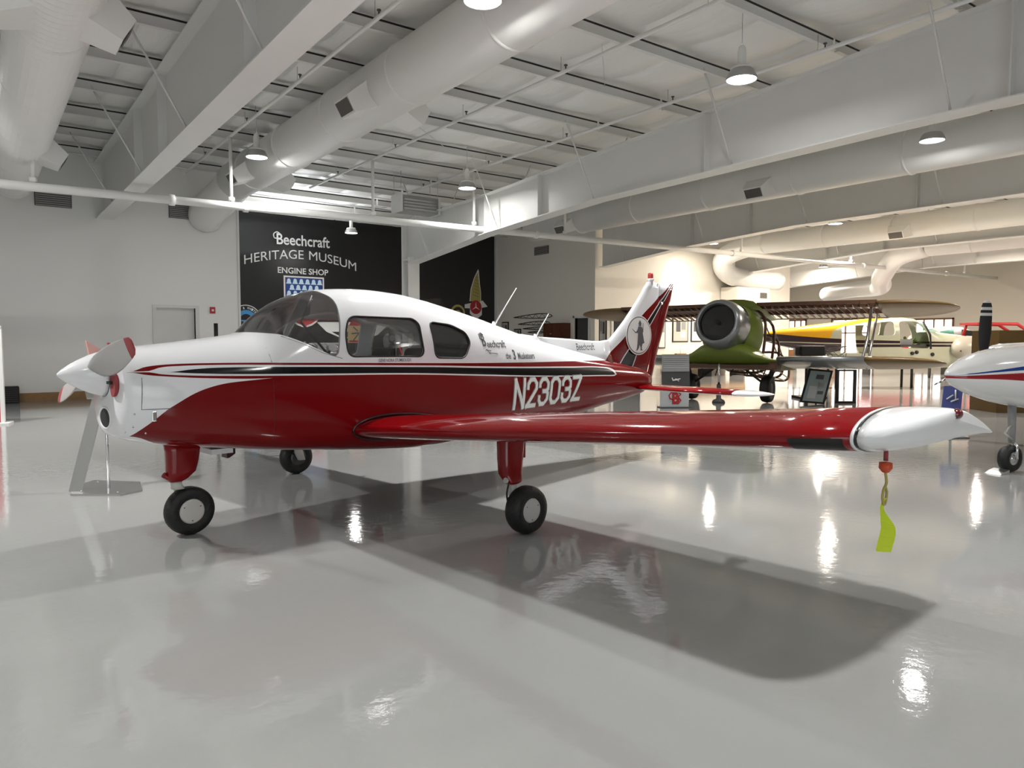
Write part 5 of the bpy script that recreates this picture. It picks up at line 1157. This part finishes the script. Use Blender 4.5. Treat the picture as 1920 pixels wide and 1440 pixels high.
for x in (1560, 1700, 1800): 
    for sy in (-1, 1): MB().tube([(yx(x), sy * .3, 0), (yx(x), sy * .3, yz(684) + .1)], .04, 8).build('trestle_leg', M['blackmat'], ye)
    MB().lim((yx(x) - .05, -.4, yz(686) - .05), (yx(x) + .05, .4, yz(686) + .05)).build('trestle_top', M['blackmat'], ye)
# dark stand with wiring before it
p = WD(1522, 668, 19.2); t = thing('engine_trolley', 'black wheeled stand with tangled wiring before the yellow fuselage', 'stand', (p.x, p.y, 0), -YAW)
zc = p.z; MB().lim((-.38, -.2, zc + .0), (.30, .2, zc + .28)).build('body', M['blackmat'], t, bevel=.05); MB().tube([(-.12, 0, .05), (-.12, 0, zc)], .05, 8).build('post', M['blackmat'], t); MB().lim((-.4, -.3, 0), (.3, .3, .06)).build('foot', M['blackmat'], t)
r3 = random.Random(5)
for k in range(9):
    P = [Vector((.2 + r3.random() * .7, -.25 + r3.random() * .3, zc - .3 + r3.random() * .6)) for _ in range(4)]; MB().tube(bez(P, 5), .008, 5).build('wire', M['ink'], t)
# silver twin and red car-like aircraft far behind, wooden crate
p = WD(1790, 640, 30); t = thing('silver_aeroplane', 'grey cabin aeroplane behind the yellow fuselage, only its roof showing', 'aeroplane', (p.x, p.y, 0), -YAW)
rings = []
for x, zt, zb, h in ((-1.8, 1.75, 1.2, .3), (-1.3, 1.95, 1.0, .5), (-.6, 2.12, .8, .6), (.2, 2.10, .8, .62), (.8, 1.85, .8, .6), (2.0, 1.65, .9, .5), (3.0, 1.55, 1.0, .35)): rings.append([(x, h * math.cos(g), (zt + zb) / 2 + (zt - zb) / 2 * math.sin(g)) for g in np.linspace(0, 2 * PI, 29)[:-1]])
MB().loft(rings).build('fuselage', M['grey'], t)
MB().prism([(-1.1, 1.5), (-.95, 1.9), (-.45, 2.0), (-.4, 1.5)], -.63, -.60, 'Y').build('window', M['greenglass'], t); MB().prism([(-.1, 1.5), (-.1, 1.98), (.45, 1.9), (.62, 1.5)], -.64, -.60, 'Y').build('window', M['blackmat'], t)
for sx in (-1, 1.2): MB().tube([(sx, 0, 0), (sx, 0, .9)], .06, 8).build('gear_leg', M['dgrey'], t)
p = WD(1878, 632, 26); t = thing('red_fuselage', 'dark red framed cabin showing above the wooden crate', 'cabin', (p.x, p.y, 0), -YAW)
for y in (-.5, .5): MB().tube([(-1.1, y, 1.6), (-.95, y, 2.12), (.2, y, 2.10), (.75, y, 1.75), (1.2, y, 1.6)], .06, 8).build('cabin_frame', M['crimson'], t)
MB().lim((-1.2, -.5, .5), (1.3, .5, 1.62)).build('body', M['crimson'], t); MB().lim((-1.2, -.52, 2.08), (.2, .52, 2.16)).build('roof', M['crimson'], t)
for sx in (-1, 1): MB().lim((sx * .8 - .1, -.4, 0), (sx * .8 + .1, .4, .5)).build('support', M['dgrey'], t)
p = WD(1895, 645, 15.5); t = thing('wooden_crate', 'tall dark brown wooden crate behind the white twin nose', 'crate', (p.x, p.y, 0), -YAW)
MB().lim((-.45, -.3, 0), (1.2, .6, 1.73)).build('box', mat('crate_brown', (.10, .055, .012), .5, noise=.1), t)
for x in (.16, .24, .33): MB().tube([(x, -.32, 1.25), (x + .04, -.32, 1.5)], .012, 6).build('bracket', M['metal'], t)
# ---- white twin at the right edge, nose towards us
TT = WD(1775, 703, 7.9); tw = thing('white_aeroplane', 'white aeroplane nose with blue and red stripes at the right edge', 'aeroplane', (TT.x, TT.y, 0), -YAW + math.radians(22))
rings = []
for x, zt, zb, h in ((0, 1.150, 1.115, .012), (.02, 1.175, 1.09, .045), (.08, 1.212, 1.05, .09), (.2, 1.27, .99, .16), (.45, 1.36, .90, .26), (.8, 1.425, .81, .35), (1.15, 1.465, .75, .42), (1.8, 1.50, .67, .50), (2.6, 1.56, .62, .56), (3.6, 1.6, .6, .6)):
    rings.append([(x, h * math.copysign(abs(math.cos(g)) ** .85, math.cos(g)), (zt + zb) / 2 + (zt - zb) / 2 * math.copysign(abs(math.sin(g)) ** .85, math.sin(g))) for g in np.linspace(0, 2 * PI, 41)[:-1]])
def tmat():
    m = bpy.data.materials.new('twin_livery'); m.use_nodes = True; nt = m.node_tree; b = nt.nodes['Principled BSDF']; b.inputs['Roughness'].default_value = .14; b.inputs['Coat Weight'].default_value = .7
    tc = nt.nodes.new('ShaderNodeTexCoord'); s = nt.nodes.new('ShaderNodeSeparateXYZ'); nt.links.new(tc.outputs['Object'], s.inputs[0]); X, Z = s.outputs[0], s.outputs[2]
    C = lambda pts: curve_node(nt, X, pts, -1, 4, 3)
    cs = [C([(0, 1.135), (.2, 1.158), (.45, 1.19), (.8, 1.235), (1.15, 1.285), (2, 1.38)]), C([(0, 1.132), (.2, 1.146), (.45, 1.168), (.8, 1.19), (1.15, 1.205), (2, 1.27)]), C([(0, 1.128), (.2, 1.133), (.45, 1.145), (.8, 1.16), (1.15, 1.168), (2, 1.2)]), C([(0, 1.10), (.2, 1.095), (.45, 1.09), (.8, 1.07), (1.15, 1.05), (2, 1.03)])]
    col = (.80, .80, .80)
    W_ = (.80, .80, .80)
    for cu, c in zip(cs, ((.01, .05, .25), W_, (.30, .006, .012), W_)): col = mixc(nt, cmp(nt, Z, cu, 'LESS_THAN'), col, c)
    nt.links.new(col, b.inputs['Base Color']); return m
MB().loft(rings).build('fuselage', tmat(), tw)
MB().tube([(1.08, 0, .80), (1.10, 0, .34)], [.045, .035], 12).build('nose_strut', M['grey'], tw)
MB().tube([(1.10, -.0, .36), (1.09, -.07, .30), (1.08, -.075, .16)], .018, 8).build('fork', M['chrome'], tw)
MB().tube([(1.05, -.03, .55), (.93, -.03, .46), (1.06, -.03, .38)], .012, 6).build('scissor_link', M['hub'], tw)
ty = MB().lathe([(.075, -.05), (.11, -.06), (.145, -.05), (.16, 0), (.145, .05), (.11, .06), (.075, .05)], (1.08, 0, .16), 'Y', 32).build('tyre', M['rubber'], tw)
MB().lathe([(0, -.05), (.03, -.055), (.035, -.045), (.06, -.04), (.075, -.05), (.08, -.03), (.08, .03), (0, .04)], (1.08, 0, .16), 'Y', 24).build('wheel_hub', M['chrome'], tw)
for sx in (-1,): 
    w_ = thing('wheel_chock', 'small pale metal chock in front of the white aeroplane wheel', 'chock', tuple(Vector((TT.x, TT.y, 0)) + Matrix.Rotation(-YAW + math.radians(22), 3, 'Z') @ Vector((.85, -.02, 0))), -YAW + .4)
    MB().prism([(-.09, 0), (.07, 0), (.07, .05), (-.02, .03)], -.09, .09, 'Y').build('wedge', M['metal'], w_)
# its far engine: nacelle, spinner and black blades
NP = WD(1846, 668, 10.3); fw = thing('engine_nacelle', 'far engine of the white aeroplane with upright black propeller blades', 'engine', (NP.x, NP.y, 0), -YAW + math.radians(22))
nz = NP.z
MB().lathe([(.0, -.30), (.05, -.27), (.10, -.18), (.14, -.05), (.15, .03)], (0, 0, nz - .05), 'X', 24).build('spinner', M['chrome'], fw)
rings = [[(x, h * math.cos(g), nz - .08 + v * math.sin(g)) for g in np.linspace(0, 2 * PI, 29)[:-1]] for x, h, v in ((.06, .16, .15), (.12, .28, .20), (.4, .38, .26), (1.5, .42, .3), (3, .4, .3))]
MB().loft(rings).build('cowling', M['white'], fw)
MB().lim((.9, -.2, nz - .16), (2.2, .6, nz - .06)).build('wing_stub', M['white'], fw); MB().tube([(1.0, 0, 0), (1.0, 0, nz - .2)], .05, 10).build('gear_leg', M['grey'], fw)
def bblade(a, tw_):
    pts = [(.10, .05, .04), (.2, .075, .03), (.4, .092, .02), (.62, .085, .014), (.66, .084, .014), (.70, .08, .013), (.74, .078, .013), (.80, .06, .01), (.83, .03, .008)]; R = []
    for r, c, h in pts:
        ring = []
        for g in np.linspace(0, 2 * PI, 15)[:-1]:
            u, w = c * math.cos(g), h * math.sin(g); ca, sa = math.cos(tw_), math.sin(tw_); du, dx = u * ca - w * sa, u * sa + w * ca
            ring.append((-.03 + dx, r * math.cos(a) - du * math.sin(a), nz - .05 + r * math.sin(a) + du * math.cos(a)))
        R.append(ring)
    MB().loft(R, mf=lambda i, j: 1 if i in (3, 5, 7) else 0).build('propeller_blade', [M['blackmat'], M['trimw']], fw)
bblade(math.radians(92), math.radians(68)); bblade(math.radians(212), 1.2); bblade(math.radians(-28), 1.2)
# blue floor sign below the white nose
p = WD(1785, 765, 11.3); t = thing('blue_sign', 'blue tilted sign board with white emblem under the white aeroplane nose', 'sign', (p.x, p.y, 0), -YAW)
MB().add([(-.16, 0, .42), (.14, 0, .42), (.24, .12, .80), (-.06, .12, .80), (-.16, .02, .42), (.14, .02, .42), (.24, .14, .80), (-.06, .14, .80)], [(0, 1, 2, 3), (4, 7, 6, 5), (0, 4, 5, 1), (1, 5, 6, 2), (2, 6, 7, 3), (3, 7, 4, 0)]).build('board', M['bluepanel'], t)
MB().tube([(0, .02, 0), (.02, .04, .5)], .02, 8).build('post', M['dgrey'], t); MB().lim((-.2, -.15, 0), (.2, .15, .02)).build('foot', M['dgrey'], t)
for a_, b_ in (((-.06, .60), (.05, .66)), ((0, .56), (.12, .60)), ((.08, .6), (.10, .74))): MB().tube([(a_[0], -.01 + (a_[1] - .42) * .31, a_[1]), (b_[0], -.01 + (b_[1] - .42) * .31, b_[1])], .012, 6).build('emblem_stroke', M['trimw'], t)
# table with red cloth far behind, and low furniture by the end wall
p = WD(1700, 650, 33); t = thing('red_table', 'long red-topped table far behind, seen through the doorless cabin', 'table', (p.x, p.y, 0), -YAW)
MB().lim((-2, -.4, 1.0), (2, .4, 1.35)).build('cover', M['crimson'], t)
for sx in (-1.8, 1.8): MB().lim((sx - .05, -.3, 0), (sx + .05, .3, 1.0)).build('leg', M['dgrey'], t)
p = WD(1490, 690, 40); t = thing('display_case', 'pale display cases far behind, left of the yellow fuselage', 'case', (p.x, p.y, 0), -YAW)
for k in range(4): MB().lim((-2.4 + k * 1.2, -.3, 0), (-1.4 + k * 1.2, .3, 1.25 - .2 * (k % 2))).build('case_unit', M['brown_wood' if k % 2 else 'panelw'], t)
